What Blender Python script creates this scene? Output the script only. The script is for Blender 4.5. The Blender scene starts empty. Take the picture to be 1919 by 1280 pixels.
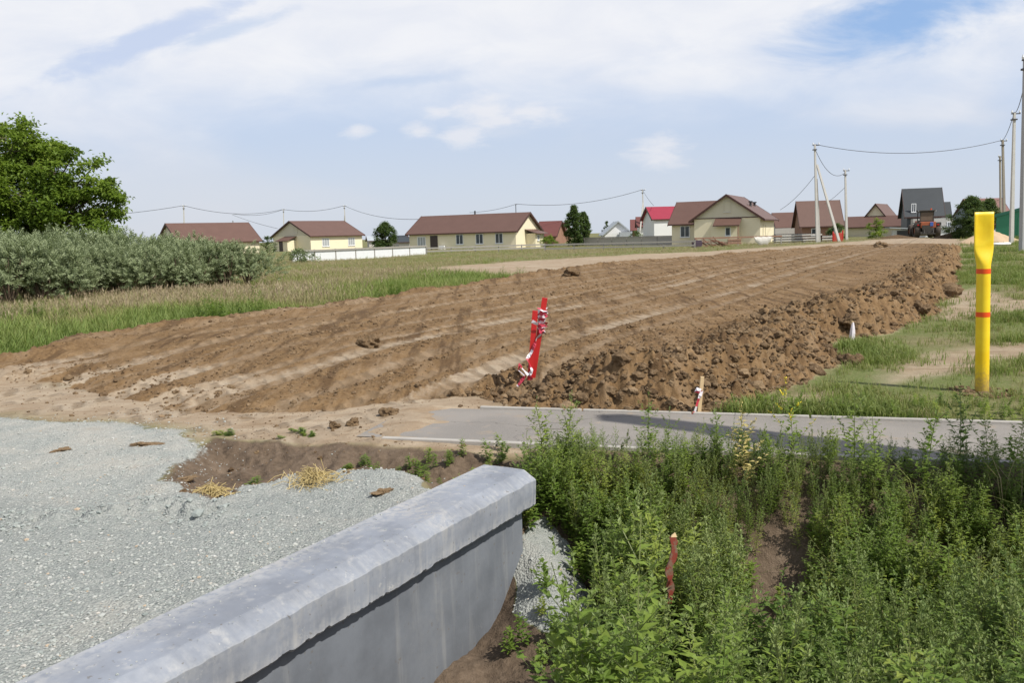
import bpy, bmesh, math, random
import numpy as np
from mathutils import Vector, Matrix
random.seed(7)
rng = np.random.default_rng(7)
SC = bpy.context.scene
COL = SC.collection
R = math.radians
PI = math.pi

# ------------------------------------------------------------------ camera
F_PX, CAM_H = 1600.0, 1.65
PITCH, ROLL = R(7.09), R(1.6)
cam_d = bpy.data.cameras.new("camera")
cam_d.sensor_width = 36.0
cam_d.lens = F_PX / 1919.0 * 36.0
cam_d.clip_start = 0.05
cam_d.clip_end = 12000
cam = bpy.data.objects.new("camera", cam_d)
COL.objects.link(cam)
FW = Vector((0, math.cos(PITCH), -math.sin(PITCH)))
R0 = Vector((1, 0, 0))
U0 = Vector((0, math.sin(PITCH), math.cos(PITCH)))
RV = R0 * math.cos(ROLL) - U0 * math.sin(ROLL)
UV = R0 * math.sin(ROLL) + U0 * math.cos(ROLL)
CP = Vector((0, 0, CAM_H))
cam.matrix_world = Matrix(((RV.x, UV.x, -FW.x, CP.x), (RV.y, UV.y, -FW.y, CP.y), (RV.z, UV.z, -FW.z, CP.z), (0, 0, 0, 1)))
SC.camera = cam

def ray(x, y):
    return FW + RV * ((x - 959.5) / F_PX) + UV * ((640 - y) / F_PX)
def gp(x, y, z=0.0):            # survey: where a sight line meets the level z
    d = ray(x, y); t = (z - CAM_H) / d.z
    p = CP + d * t
    return (p.x, p.y)
def at(x, y, Y):                # survey: point on a sight line at distance Y
    d = ray(x, y); p = CP + d * (Y / d.y)
    return p

# ------------------------------------------------------------------ sky and sun
SUN_AZ, SUN_EL = R(53), R(52)   # azimuth measured from straight behind the camera towards the right
sdir = Vector((math.sin(SUN_AZ) * math.cos(SUN_EL), -math.cos(SUN_AZ) * math.cos(SUN_EL), math.sin(SUN_EL)))
sl = bpy.data.lights.new("sun", 'SUN')
sl.energy = 4.3
sl.angle = R(0.5)
sl.color = (1.0, 0.95, 0.86)
so = bpy.data.objects.new("sun", sl)
COL.objects.link(so)
so.rotation_euler = (-sdir).to_track_quat('-Z', 'Y').to_euler()
so.location = (30, -20, 60)
SC.view_settings.view_transform = 'Standard'
SC.view_settings.look = 'None'
SC.view_settings.gamma = 1.0
SC.view_settings.exposure = 0.22

class NT:
    """tiny node-tree helper"""
    def __init__(s, tree):
        s.t = tree; s.n = tree.nodes; s.l = tree.links
    def put(s, sock, v):
        if v is None: return
        if isinstance(v, bpy.types.NodeSocket): s.l.new(v, sock)
        elif isinstance(v, (tuple, list)) and sock.type == 'RGBA' and len(v) == 3: sock.default_value = (*v, 1)
        else: sock.default_value = v
    def math(s, op, a, b=None, c=None, clamp=False):
        n = s.n.new('ShaderNodeMath'); n.operation = op; n.use_clamp = clamp
        s.put(n.inputs[0], a); s.put(n.inputs[1], b); s.put(n.inputs[2], c)
        return n.outputs[0]
    def mix(s, f, a, b, mode='MIX'):
        n = s.n.new('ShaderNodeMix'); n.data_type = 'RGBA'; n.blend_type = mode
        s.put(n.inputs[0], f); s.put(n.inputs[6], a); s.put(n.inputs[7], b)
        return n.outputs[2]
    def noise(s, vec=None, scale=5, detail=4, rough=.55, dist=0.0):
        n = s.n.new('ShaderNodeTexNoise')
        if vec is not None: s.l.new(vec, n.inputs['Vector'])
        n.inputs['Scale'].default_value = scale; n.inputs['Detail'].default_value = detail
        n.inputs['Roughness'].default_value = rough; n.inputs['Distortion'].default_value = dist
        return n.outputs[0]
    def ss(s, x, a, b):          # smoothstep
        n = s.n.new('ShaderNodeMapRange'); n.interpolation_type = 'SMOOTHSTEP'
        s.put(n.inputs[0], x); n.inputs[1].default_value = a; n.inputs[2].default_value = b
        n.inputs[3].default_value = 0; n.inputs[4].default_value = 1
        return n.outputs[0]
    def comb(s, x, y, z):
        n = s.n.new('ShaderNodeCombineXYZ'); s.put(n.inputs[0], x); s.put(n.inputs[1], y); s.put(n.inputs[2], z)
        return n.outputs[0]
    def sep(s, v):
        n = s.n.new('ShaderNodeSeparateXYZ'); s.l.new(v, n.inputs[0]); return n.outputs
    def attr(s, name):
        n = s.n.new('ShaderNodeAttribute'); n.attribute_name = name; return n
    def ramp(s, f, stops):
        n = s.n.new('ShaderNodeValToRGB'); s.put(n.inputs[0], f)
        e = n.color_ramp.elements
        while len(e) > 1: e.remove(e[-1])
        e[0].position = stops[0][0]; e[0].color = (*stops[0][1], 1)
        for p, c in stops[1:]:
            k = e.new(p); k.color = (*c, 1)
        return n.outputs[0]
    def bump(s, h, strength=.3, dist=.02):
        n = s.n.new('ShaderNodeBump'); n.inputs['Strength'].default_value = strength
        n.inputs['Distance'].default_value = dist; s.put(n.inputs['Height'], h); return n.outputs[0]
    def voro(s, vec, scale, feature='F1'):
        n = s.n.new('ShaderNodeTexVoronoi'); n.feature = feature
        if vec is not None: s.l.new(vec, n.inputs['Vector'])
        n.inputs['Scale'].default_value = scale
        return n

w = bpy.data.worlds.new("World"); SC.world = w; w.use_nodes = True
nt = NT(w.node_tree)
bg = [n for n in nt.n if n.type == 'BACKGROUND'][0]
sky = nt.n.new('ShaderNodeTexSky'); sky.sky_type = 'NISHITA'; sky.sun_disc = False
sky.sun_elevation = SUN_EL
sky.sun_rotation = math.atan2(sdir.x, sdir.y)
sky.air_density = 1.0; sky.dust_density = 1.2; sky.ozone_density = 1.6
tc = nt.n.new('ShaderNodeTexCoord')
d3 = nt.sep(tc.outputs['Generated'])
yy = nt.math('MAXIMUM', nt.math('ABSOLUTE', d3[1]), 0.12)
u = nt.math('DIVIDE', d3[0], yy)
e = nt.math('DIVIDE', d3[2], yy)
zz = nt.math('MAXIMUM', d3[2], 0.03)
flat = nt.comb(nt.math('DIVIDE', d3[0], nt.math('ADD', zz, .12)), nt.math('DIVIDE', d3[1], nt.math('ADD', zz, .12)), 0.0)
n1 = nt.noise(flat, 0.9, 6, .58, .6)
uv = nt.comb(u, nt.math('MULTIPLY', e, 2.6), 0.0)
n2 = nt.noise(uv, 7.0, 7, .6, .4)
n3 = nt.noise(uv, 2.2, 4, .5, .3)
n4 = nt.noise(uv, 24.0, 5, .6, .2)
# high thin sheet of cloud above about 10 degrees, torn at its lower edge
hi = nt.ss(nt.math('ADD', nt.math('ADD', e, nt.math('MULTIPLY', nt.math('SUBTRACT', n3, .5), .20)), nt.math('MULTIPLY', nt.math('SUBTRACT', n2, .5), .07)), .10, .225)
def blob(cu, ce, ru, re, rot=0.0, a=.5, b=1.3, amp=1.0, nz=None):
    du = nt.math('SUBTRACT', u, cu); de = nt.math('SUBTRACT', e, ce)
    c, s_ = math.cos(rot), math.sin(rot)
    x = nt.math('DIVIDE', nt.math('ADD', nt.math('MULTIPLY', du, c), nt.math('MULTIPLY', de, s_)), ru)
    y = nt.math('DIVIDE', nt.math('SUBTRACT', nt.math('MULTIPLY', de, c), nt.math('MULTIPLY', du, s_)), re)
    r = nt.math('SQRT', nt.math('ADD', nt.math('MULTIPLY', x, x), nt.math('MULTIPLY', y, y)))
    r = nt.math('ADD', r, nt.math('MULTIPLY', nt.math('SUBTRACT', nz if nz else n2, .5), amp))
    return nt.math('SUBTRACT', 1.0, nt.ss(r, a, b))
def ue(x, y):
    d = ray(x, y); return d.x / d.y, d.z / d.y
hole = blob(*ue(1720, 10), .17, .060, R(10), .25, 1.05, 1.6)
hole2 = blob(*ue(760, 150), .07, .007, R(4), .2, 1.4, 1.5)
gap = blob(*ue(270, 75), .14, .016, R(19), .3, 1.15, 2.6)
gap2 = blob(*ue(420, 60), .075, .011, R(16), .3, 1.2, 2.2)
cu = None
for (px, py, ru, re) in ((820, 211, .018, .007), (905, 203, .040, .017), (1000, 212, .040, .013), (872, 254, .034, .015), (785, 245, .022, .009), (668, 243, .018, .009), (1235, 285, .036, .020), (940, 228, .05, .008)):
    b_ = blob(*ue(px, py), ru, re, 0, .0, 1.35, 2.4, n4)
    cu = b_ if cu is None else nt.math('MAXIMUM', cu, b_)
S = 1.0
low_c = nt.mix(nt.ss(e, .0, .17), (6.0, 6.5, 7.35), (5.1, 6.1, 7.9))       # milky lower air
pinkish = nt.mix(nt.math('MULTIPLY', nt.ss(n3, .48, .68), .5), low_c, (6.7, 6.8, 7.4))
base = nt.mix(.9, sky.outputs[0], pinkish)
cloud = nt.mix(nt.ss(n2, .3, .7), (7.5, 7.7, 8.3), (8.3, 8.35, 8.6))
wall_ = nt.math('MULTIPLY', hi, nt.math('SUBTRACT', 1.0, nt.math('MULTIPLY', hole, .96)))
wall_ = nt.math('MULTIPLY', wall_, nt.math('SUBTRACT', 1.0, nt.math('MULTIPLY', gap, .85)))
wall_ = nt.math('MULTIPLY', wall_, nt.math('SUBTRACT', 1.0, nt.math('MULTIPLY', gap2, .7)))
wall_ = nt.math('MULTIPLY', wall_, nt.math('SUBTRACT', 1.0, nt.math('MULTIPLY', hole2, .6)))
wall_ = nt.math('MULTIPLY', wall_, .92)
c1 = nt.mix(hole, base, nt.mix(.5, sky.outputs[0], (3.2, 5.4, 9.6)))
c1 = nt.mix(wall_, c1, cloud)
c1 = nt.mix(nt.math('MULTIPLY', gap, .55), c1, (5.4, 6.1, 7.9))
c1 = nt.mix(nt.math('MULTIPLY', cu, .50), c1, (8.7, 8.4, 8.3))
# overhead the sheet opens up again
up = nt.ss(d3[2], .35, .6)
over = nt.mix(nt.math('MULTIPLY', nt.ss(n1, .42, .62), .75), sky.outputs[0], (7.5, 7.7, 8.2))
c1 = nt.mix(up, c1, over)
nt.l.new(c1, bg.inputs['Color'])
bg.inputs['Strength'].default_value = 0.095

# ------------------------------------------------------------------ mesh helpers
def tag(o, label=None, cat=None, group=None, kind=None):
    if label: o['label'] = label
    if cat: o['category'] = cat
    if group: o['group'] = group
    if kind: o['kind'] = kind
    return o

def empty(name, loc, label=None, cat=None, rz=0.0, group=None):
    o = bpy.data.objects.new(name, None)
    COL.objects.link(o)
    o.empty_display_size = .2
    o.location = loc
    o.rotation_euler = (0, 0, rz)
    return tag(o, label, cat, group)

def big_mesh(name, V, quads=None, tris=None, mats=(), attrs=None, smooth=False, parent=None, kind=None, midx=None):
    me = bpy.data.meshes.new(name)
    V = np.asarray(V, dtype=np.float32)
    me.vertices.add(len(V)); me.vertices.foreach_set('co', V.ravel())
    loops = []; starts = []; tot = 0
    if quads is not None and len(quads):
        q = np.asarray(quads, dtype=np.int32); loops.append(q.ravel()); starts.append(np.arange(len(q), dtype=np.int32) * 4); tot = len(q) * 4
    if tris is not None and len(tris):
        t = np.asarray(tris, dtype=np.int32); loops.append(t.ravel()); starts.append(np.arange(len(t), dtype=np.int32) * 3 + tot)
    L = np.concatenate(loops); Sx = np.concatenate(starts)
    me.loops.add(len(L)); me.loops.foreach_set('vertex_index', L)
    me.polygons.add(len(Sx)); me.polygons.foreach_set('loop_start', Sx)
    if midx is not None: me.polygons.foreach_set('material_index', np.asarray(midx, dtype=np.int32))
    me.polygons.foreach_set('use_smooth', np.full(len(Sx), smooth, dtype=bool))
    if attrs:
        for k, a in attrs.items():
            a = np.asarray(a, dtype=np.float32)
            if a.ndim == 1:
                me.attributes.new(k, 'FLOAT', 'POINT').data.foreach_set('value', a)
            else:
                me.attributes.new(k, 'FLOAT_COLOR', 'POINT').data.foreach_set('color', a.ravel())
    me.update(calc_edges=True)
    for m in mats: me.materials.append(m)
    o = bpy.data.objects.new(name, me)
    COL.objects.link(o)
    if parent: o.parent = parent
    if kind: o['kind'] = kind
    return o

class MB:
    def __init__(s):
        s.v = []; s.f = []; s.m = []; s.cur = 0
    def mat(s, i): s.cur = i; return s
    def add(s, vs, fs):
        b = len(s.v)
        s.v += [tuple(v) for v in vs]
        for f in fs:
            s.f.append(tuple(i + b for i in f)); s.m.append(s.cur)
        return s
    def box(s, c, d, rot=None, taper=1.0):
        hx, hy, hz = d[0] / 2, d[1] / 2, d[2] / 2
        vs = []
        for sz in (-1, 1):
            k = taper if sz > 0 else 1
            for sx, sy in ((-1, -1), (1, -1), (1, 1), (-1, 1)):
                p = Vector((sx * hx * k, sy * hy * k, sz * hz))
                if rot is not None: p = rot @ p
                vs.append(p + Vector(c))
        return s.add(vs, [(3, 2, 1, 0), (4, 5, 6, 7), (0, 1, 5, 4), (1, 2, 6, 5), (2, 3, 7, 6), (3, 0, 4, 7)])
    def bevbox(s, c, d, b, rot=None):
        bm = bmesh.new(); bmesh.ops.create_cube(bm, size=1)
        bmesh.ops.scale(bm, vec=d, verts=bm.verts)
        bmesh.ops.bevel(bm, geom=bm.edges[:], offset=b, segments=2, affect='EDGES', profile=.6)
        vs = []
        for v in bm.verts:
            p = v.co.copy()
            if rot is not None: p = rot @ p
            vs.append(p + Vector(c))
        bm.verts.index_update()
        fs = [tuple(v.index for v in f.verts) for f in bm.faces]
        bm.free()
        return s.add(vs, fs)
    def tube(s, pts, rad, n=8, cap=True, twist=0.0):
        pts = [Vector(p) for p in pts]
        if not isinstance(rad, (list, tuple)): rad = [rad] * len(pts)
        vs = []; fs = []
        prev = None
        for i, p in enumerate(pts):
            a = pts[max(i - 1, 0)]; b = pts[min(i + 1, len(pts) - 1)]
            t = (b - a).normalized()
            if prev is None:
                ref = Vector((0, 0, 1)) if abs(t.z) < .9 else Vector((1, 0, 0))
                x = t.cross(ref).normalized()
            else:
                x = (prev - t * prev.dot(t)).normalized()
            prev = x
            y = t.cross(x)
            for k in range(n):
                an = 2 * PI * k / n + twist
                vs.append(p + (x * math.cos(an) + y * math.sin(an)) * rad[i])
        for i in range(len(pts) - 1):
            for k in range(n):
                k2 = (k + 1) % n
                fs.append((i * n + k, i * n + k2, (i + 1) * n + k2, (i + 1) * n + k))
        if cap:
            fs.append(tuple(range(n - 1, -1, -1))); fs.append(tuple((len(pts) - 1) * n + k for k in range(n)))
        return s.add(vs, fs)
    def prism(s, poly, p0, ax, ay, az, depth):   # polygon in (ax, ay), extruded along az
        p0, ax, ay, az = Vector(p0), Vector(ax), Vector(ay), Vector(az)
        n = len(poly)
        vs = [p0 + ax * a + ay * b for a, b in poly] + [p0 + ax * a + ay * b + az * depth for a, b in poly]
        fs = [tuple(range(n - 1, -1, -1)), tuple(range(n, 2 * n))]
        for k in range(n):
            k2 = (k + 1) % n
            fs.append((k, k2, n + k2, n + k))
        return s.add(vs, fs)
    def build(s, name, mats, parent=None, smooth=False):
        me = bpy.data.meshes.new(name)
        me.from_pydata(s.v, [], s.f)
        if not isinstance(mats, (list, tuple)): mats = [mats]
        for m in mats: me.materials.append(m)
        if len(mats) > 1: me.polygons.foreach_set('material_index', s.m)
        if smooth: me.polygons.foreach_set('use_smooth', [True] * len(me.polygons))
        bm = bmesh.new(); bm.from_mesh(me); bmesh.ops.recalc_face_normals(bm, faces=bm.faces); bm.to_mesh(me); bm.free()
        me.update()
        o = bpy.data.objects.new(name, me)
        COL.objects.link(o)
        if parent: o.parent = parent
        return o

def copy_tree(o, parent=None):
    c = o.copy(); COL.objects.link(c)
    if parent: c.parent = parent
    for ch in o.children: copy_tree(ch, c)
    return c

# ------------------------------------------------------------------ numeric noise
def h2(ix, iy, seed):
    n = (ix.astype(np.int64) * 374761393 + iy.astype(np.int64) * 668265263 + seed * 1442695041) & 0xffffffff
    n = ((n ^ (n >> 13)) * 1274126177) & 0xffffffff
    n = ((n ^ (n >> 16)) * 2246822519) & 0xffffffff
    return ((n ^ (n >> 15)) & 0xffffff) / float(0xffffff)
def vn(x, y, seed=0):
    ix = np.floor(x); iy = np.floor(y); fx = x - ix; fy = y - iy
    fx = fx * fx * fx * (fx * (fx * 6 - 15) + 10); fy = fy * fy * fy * (fy * (fy * 6 - 15) + 10)
    a = h2(ix, iy, seed); b = h2(ix + 1, iy, seed); c = h2(ix, iy + 1, seed); d = h2(ix + 1, iy + 1, seed)
    return (a * (1 - fx) + b * fx) * (1 - fy) + (c * (1 - fx) + d * fx) * fy
def fbm(x, y, oc=4, seed=0, g=.5):
    s = 0; a = 1; t = 0
    for i in range(oc):
        s = s + a * vn(x, y, seed + i * 17); t += a; a *= g
        x, y = (x * 1.62 - y * 1.21) + 3.1, (x * 1.21 + y * 1.62) + 7.7
    return s / t - .5
def worley(x, y, seed=0):
    ix = np.floor(x); iy = np.floor(y); best = np.full(x.shape, 9.0); idv = np.zeros(x.shape)
    for dx in (-1, 0, 1):
        for dy in (-1, 0, 1):
            cx = ix + dx; cy = iy + dy
            d = (cx + h2(cx, cy, seed) - x) ** 2 + (cy + h2(cx, cy, seed + 5) - y) ** 2
            m = d < best
            best = np.where(m, d, best); idv = np.where(m, h2(cx, cy, seed + 9), idv)
    return np.sqrt(best), idv
def sst(a, b, x):
    t = np.clip((x - a) / (b - a), 0, 1); return t * t * (3 - 2 * t)
def poly_sd(X, Y, poly):     # signed distance, positive inside
    d2 = np.full(X.shape, 1e12); ins = np.zeros(X.shape, bool)
    n = len(poly)
    for i in range(n):
        ax, ay = poly[i]; bx, by = poly[(i + 1) % n]
        ex, ey = bx - ax, by - ay
        t = np.clip(((X - ax) * ex + (Y - ay) * ey) / (ex * ex + ey * ey + 1e-12), 0, 1)
        d2 = np.minimum(d2, (X - ax - t * ex) ** 2 + (Y - ay - t * ey) ** 2)
        if ay != by:
            c = ((ay > Y) != (by > Y)) & (X < (bx - ax) * (Y - ay) / (by - ay) + ax)
            ins ^= c
    return np.where(ins, 1, -1) * np.sqrt(d2)
def line_d(X, Y, pts):
    d2 = np.full(X.shape, 1e12)
    for (ax, ay), (bx, by) in zip(pts[:-1], pts[1:]):
        ex, ey = bx - ax, by - ay
        t = np.clip(((X - ax) * ex + (Y - ay) * ey) / (ex * ex + ey * ey + 1e-12), 0, 1)
        d2 = np.minimum(d2, (X - ax - t * ex) ** 2 + (Y - ay - t * ey) ** 2)
    return np.sqrt(d2)

# ------------------------------------------------------------------ the lie of the land (plan outlines in metres)
G = lambda L: [gp(x, y) for x, y in L]
RIGHT_FOOT = G([(985, 772), (1080, 777), (1200, 778), (1300, 776), (1420, 752), (1505, 722), (1548, 690), (1562, 645), (1650, 625), (1745, 590), (1788, 545), (1796, 505), (1798, 478)])
EMB = G([(-600, 765), (-250, 712), (0, 690), (160, 655), (330, 632), (560, 602), (680, 582), (830, 562), (930, 543), (1050, 522), (1200, 504), (1350, 490), (1500, 477), (1640, 466), (1720, 464), (1790, 467)]) \
    + RIGHT_FOOT[::-1] + G([(955, 760), (880, 742), (760, 752), (640, 765), (560, 774), (330, 774), (210, 748), (90, 722), (-100, 722), (-600, 800)])
GRAVEL = G([(-900, 780), (0, 783), (180, 790), (330, 812), (372, 845), (322, 885), (362, 922), (410, 942), (480, 917), (560, 893), (640, 886), (770, 892), (852, 917), (930, 885)]) \
    + [(-.1, 5.55), (-1.75, 2.7), (-2.6, 0.6), (-2.6, -6), (-14, -6)]
DARK = G([(330, 862), (400, 818), (480, 826), (600, 835), (720, 838), (860, 846), (960, 850), (930, 885), (852, 920), (770, 895), (640, 890), (560, 897), (480, 922), (410, 946), (350, 925), (322, 885)])
PALE_NEAR = G([(-900, 700), (0, 705), (300, 740), (700, 740), (940, 740), (1020, 778), (1000, 850), (860, 850), (600, 840), (400, 820), (330, 812), (0, 800), (-900, 800)])
PALE_FAR = G([(770, 506), (960, 489), (1200, 475), (1450, 463), (1560, 456), (1700, 447), (1806, 446), (1800, 468), (1640, 468), (1400, 489), (1060, 524), (930, 519), (830, 516)])
PATCHES = [G([(1775, 548), (1830, 542), (1919, 560), (2100, 570), (2100, 600), (1919, 592), (1800, 600), (1750, 600)]),
           G([(1640, 690), (1700, 668), (1919, 640), (2100, 630), (2100, 660), (1919, 668), (1760, 700), (1650, 722)]),
           G([(1400, 770), (1440, 748), (1560, 735), (1580, 745), (1480, 765)])]
A29 = R(29)
LANES = [(-5.0, .20, 1.0), (-5.5, .10, .5), (-6.1, .14, .6), (-6.95, .20, 1.0), (-7.4, .13, .7), (-8.3, .14, .7), (-9.1, .10, .5), (-9.8, .18, .7), (-10.9, .14, .55), (-11.8, .2, .6), (-4.35, .12, .5), (-12.9, .2, .5), (-14.2, .18, .5)]
# footpath: far kerb and near kerb lines
PF0, PF1 = Vector((.2, 7.88)), Vector((4.07, 6.79))
pdir = (PF1 - PF0).normalized(); pnor = Vector((-pdir.y, pdir.x))     # pnor points away from the camera
PATH_W = 1.22
# headwall
HW_E = Vector((-.06, 5.50)); HW_T = Vector((-.50, -.866)); HW_N = Vector((.866, -.50)); HW_L = 3.3
HW_TOP = .12

def terrain(X, Y, fine=True):
    X = np.asarray(X, float); Y = np.asarray(Y, float)
    r = np.hypot(X, Y)
    det = 1 - sst(70, 130, r)
    wx = X + fbm(X * .9, Y * .9, 3, 11) * .5 * np.minimum(1, r / 12) + fbm(X * 4, Y * 4, 2, 12) * .16
    wy = Y + fbm(X * .9, Y * .9, 3, 13) * .5 * np.minimum(1, r / 12) + fbm(X * 4, Y * 4, 2, 14) * .16
    z = fbm(X * .05, Y * .05, 3, 3) * .5 * sst(15, 60, r) + fbm(X * .5, Y * .5, 3, 4) * .10 * sst(8, 14, r) * det
    # masks
    sdE = poly_sd(wx, wy, EMB)
    emb = sst(-.10, .12, sdE)
    dR = line_d(wx, wy, RIGHT_FOOT)
    sdG = poly_sd(wx, wy, GRAVEL); gw = .10 + .22 * sst(6.0, 6.8, Y); grav = sst(-gw, gw, sdG)
    sdD = poly_sd(wx, wy, DARK); dark = sst(-.08, .12, sdD)
    pale = np.maximum(sst(-.5, .35, poly_sd(wx, wy, PALE_NEAR)), sst(-1.2, .8, poly_sd(wx, wy, PALE_FAR)))
    for p in PATCHES: pale = np.maximum(pale, sst(-.25, .25, poly_sd(wx, wy, p)) * .9)
    u = X * math.sin(A29) + Y * math.cos(A29)
    v = X * math.cos(A29) - Y * math.sin(A29)
    v = v + fbm(u * .10, v * .1, 2, 21) * .35
    lane = np.zeros_like(X); tread = np.zeros_like(X)
    for v0, wd, st in LANES:
        g = np.exp(-((v - v0) / wd) ** 4) * st * (.55 + .9 * (vn(u * .35, v * 0 + v0, 31)))
        ph = u / .21 + np.abs(v - v0) * 2.2
        tread = np.maximum(tread, g * (np.abs(ph - np.floor(ph) - .5) * 2))
        lane = np.maximum(lane, g)
    lane = np.clip(lane, 0, 1) * sst(.9, 1.6, dR)
    brown = emb.copy()
    nearend = sst(0, 3.2, line_d(X, Y, G([(955, 765), (880, 745), (640, 768), (330, 776), (90, 722), (-600, 800)])))
    ramp = .05 + .19 * nearend + .12 * sst(12, 30, Y)
    leftridge = np.exp(-((sdE - .45) / .38) ** 2) * (1 - sst(3, 5, np.abs(0 * X))) 
    edge_ok = sst(1.0, 2.5, dR)
    isleft = sst(0, 1, (v + 6.5) * -1)           # west half of the roadbed
    mound = (.34 + .08 * sst(1.5, 4, X)) * sst(0.0, .70, dR) * (1 - .55 * sst(.9, 1.9, dR))
    mound = mound * (.75 + .5 * vn(X * .9, Y * .9, 41)) * sst(-.05, .95, X - .1 + .3 * fbm(X * 2, Y * 2, 2, 42))
    top = ramp * sst(0, .5, sdE)
    hE = np.maximum(top, np.where(dR < 3.2, mound * (1 - sst(2.2, 3.2, dR)), 0) )
    hE = hE + leftridge * isleft * .09 * nearend * (.4 + 1.2 * vn(X * .8, Y * .8, 43))
    rough = np.clip(1.15 - 1.0 * lane, .15, 1)
    flank = 1 - sst(1.2, 2.0, dR)
    rough = rough * (.40 + .75 * flank + .45 * leftridge * isleft)
    stk_ = fbm(u * .22, v * 3.2, 3, 53)
    rib = (fbm(u * .16, v * 2.6, 2, 51) * .020 + fbm(u * .3, v * 7.0, 2, 52) * .020) * (1 - flank)       # blade and wheel ridges along the road
    if fine:
        f1, i1 = worley(X * 3.3, Y * 3.3, 61)
        f2, i2 = worley(X * 8.0 + fbm(X * 3, Y * 3, 2, 62), Y * 8.0, 63)
        cl = np.clip(.55 - f1, 0, 1) * np.clip(i1 - .35, 0, 1) * .30 + np.clip(.6 - f2, 0, 1) * (.1 + i2) * .13
        nz = fbm(X * 1.6, Y * 1.6, 3, 65, .55) * (.02 + .11 * flank) + fbm(X * 6.0, Y * 6.0, 4, 68, .65) * (.05 + .09 * flank) + fbm(X * 17, Y * 17, 3, 69, .65) * .09 * sst(-.08, .12, stk_) + cl * (.35 + .65 * flank)
        fz = fbm(X * 14, Y * 14, 3, 66) * .035
    else:
        nz = fbm(X * 2.1, Y * 2.1, 3, 65) * .2 ; fz = 0
    hE = hE + emb * (rough * nz + rib * np.clip(nearend + .25, 0, 1) + fz * (.35 + rough)) - emb * lane * .028 - emb * tread * .012
    z = z * (1 - emb) + emb * (z * .3 + hE)
    # crumbs of brown earth thrown on the pale ground beyond the edge
    thin = sst(-1.1, .1, sdE) * (1 - emb) * sst(.08, .25, fbm(X * 1.7, Y * 3.0, 4, 71)) * sst(-5.5, -4.8, -Y + 3)
    brown = np.clip(brown * (1 - lane * np.clip(.25 + 1.1 * (vn(u * .8, v * 3, 74) - .25) - .004 * Y + .35 * fbm(X * 3, Y * 3, 3, 75), 0, .62)), 0, 1)
    worn = (1 - nearend) * sst(-.08, .08, fbm(u * .32, v * 2.6, 4, 73, .6) - .02)
    brown = brown * (1 - .8 * worn * (1 - flank))
    pale = np.clip(np.maximum(np.maximum(pale, emb), sst(-1.1, -.1, sdD) * (X < 1)), 0, 1)
    # compacted pale ground: faint streaks of wheels
    if fine:
        z = z + pale * (1 - emb) * (fbm(X * 6, Y * 6, 3, 81) * .022 + fbm(X * 1.3, Y * 1.3, 3, 82) * .04)
        gr = fbm(X * 1.1, Y * 1.1, 3, 83) * .07 + fbm(X * 9, Y * 9, 3, 84, .6) * .022 + fbm(X * 35, Y * 35, 2, 86, .7) * .012
        bank = np.exp(-((sdG - .05) / .12) ** 2) * .02
        z = z + grav * (gr + bank)
        # small step of coarser stone across the gravel
        st_ = line_d(X, Y, G([(-200, 1000), (60, 985), (180, 970), (270, 955), (400, 965)]))
        lane = np.where(grav > .5, sst(4.9, 6.4, Y + fbm(X * .8, Y * .8, 3, 88) * 1.6), lane)
        z = z + grav * np.exp(-(st_ / .16) ** 2) * (fbm(X * 9, Y * 9, 3, 85) * .16 + .02)
        z = z + dark * (fbm(X * 5, Y * 5, 4, 87, .6) * .12 - .13 * sst(0, .35, sdD))
    # footpath bed
    s_ = -((X - PF0.x) * pnor.x + (Y - PF0.y) * pnor.y) - PATH_W         # distance on the camera side of the near kerb
    onpath = sst(-PATH_W - .12, -PATH_W, s_) * (1 - sst(0, .12, s_)) * sst(-1.3, -.7, X)
    z = z * (1 - onpath) + onpath * (-.035 + .085 * (1 - sst(-1.25, -.25, X + 1.5 * fbm(X * 1.4, Y * 2.0, 3, 89))))
    # ditch between footpath and road, closed at its head by the headwall
    hwd = (X - HW_E.x) * HW_N.x + (Y - HW_E.y) * HW_N.y                   # right of the headwall's centre line
    hwt = (X - HW_E.x) * HW_T.x + (Y - HW_E.y) * HW_T.y
    hb = sst(-.05, .40, hwt)
    head = hb * sst(-.12, .10, hwd) + (1 - hb) * sst(-.75, .55, hwd - .35 * np.minimum(0, hwt + .05))
    bed = sst(.10, 1.25, s_) * (1 - sst(2.9, 4.1, s_ + .25 * fbm(X, Y, 2, 91))) * head
    z = z - bed * (.80 + .12 * fbm(X * 1.3, Y * 1.3, 3, 92))
    spill = np.exp(-(((X - .20) / .30) ** 2 + ((Y - 5.2) / .65) ** 2)) * sst(.02, .1, bed)
    z = z + spill * .32
    ditch = bed
    if fine: z = z + ditch * fbm(X * 4, Y * 4, 4, 93, .6) * .10
    grav = np.clip(np.maximum(grav * (1 - sst(.0, .05, ditch)), sst(.45, .6, spill + .25 * fbm(X * 5, Y * 5, 3, 94))), 0, 1)
    dark = np.maximum(dark, np.maximum(sst(.0, .10, ditch), sst(.08, .2, s_) * (1 - sst(.8, 1.2, s_)) * (X > .1)) * (1 - grav))
    pale = pale * (1 - sst(0, .1, ditch)) * (1 - grav) * (1 - dark * .999)
    brown = brown * (1 - grav)
    # far land stays level
    far = sst(150, 400, r)
    z = z * (1 - far) + far * (-.2)
    return z, dict(stk=stk_, sdG=sdG, emb=emb, brown=np.maximum(brown, thin * .8), pale=pale, grav=grav, dark=dark, lane=lane, ditch=ditch, onpath=onpath, dR=dR, sdE=sdE, s=s_)

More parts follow.
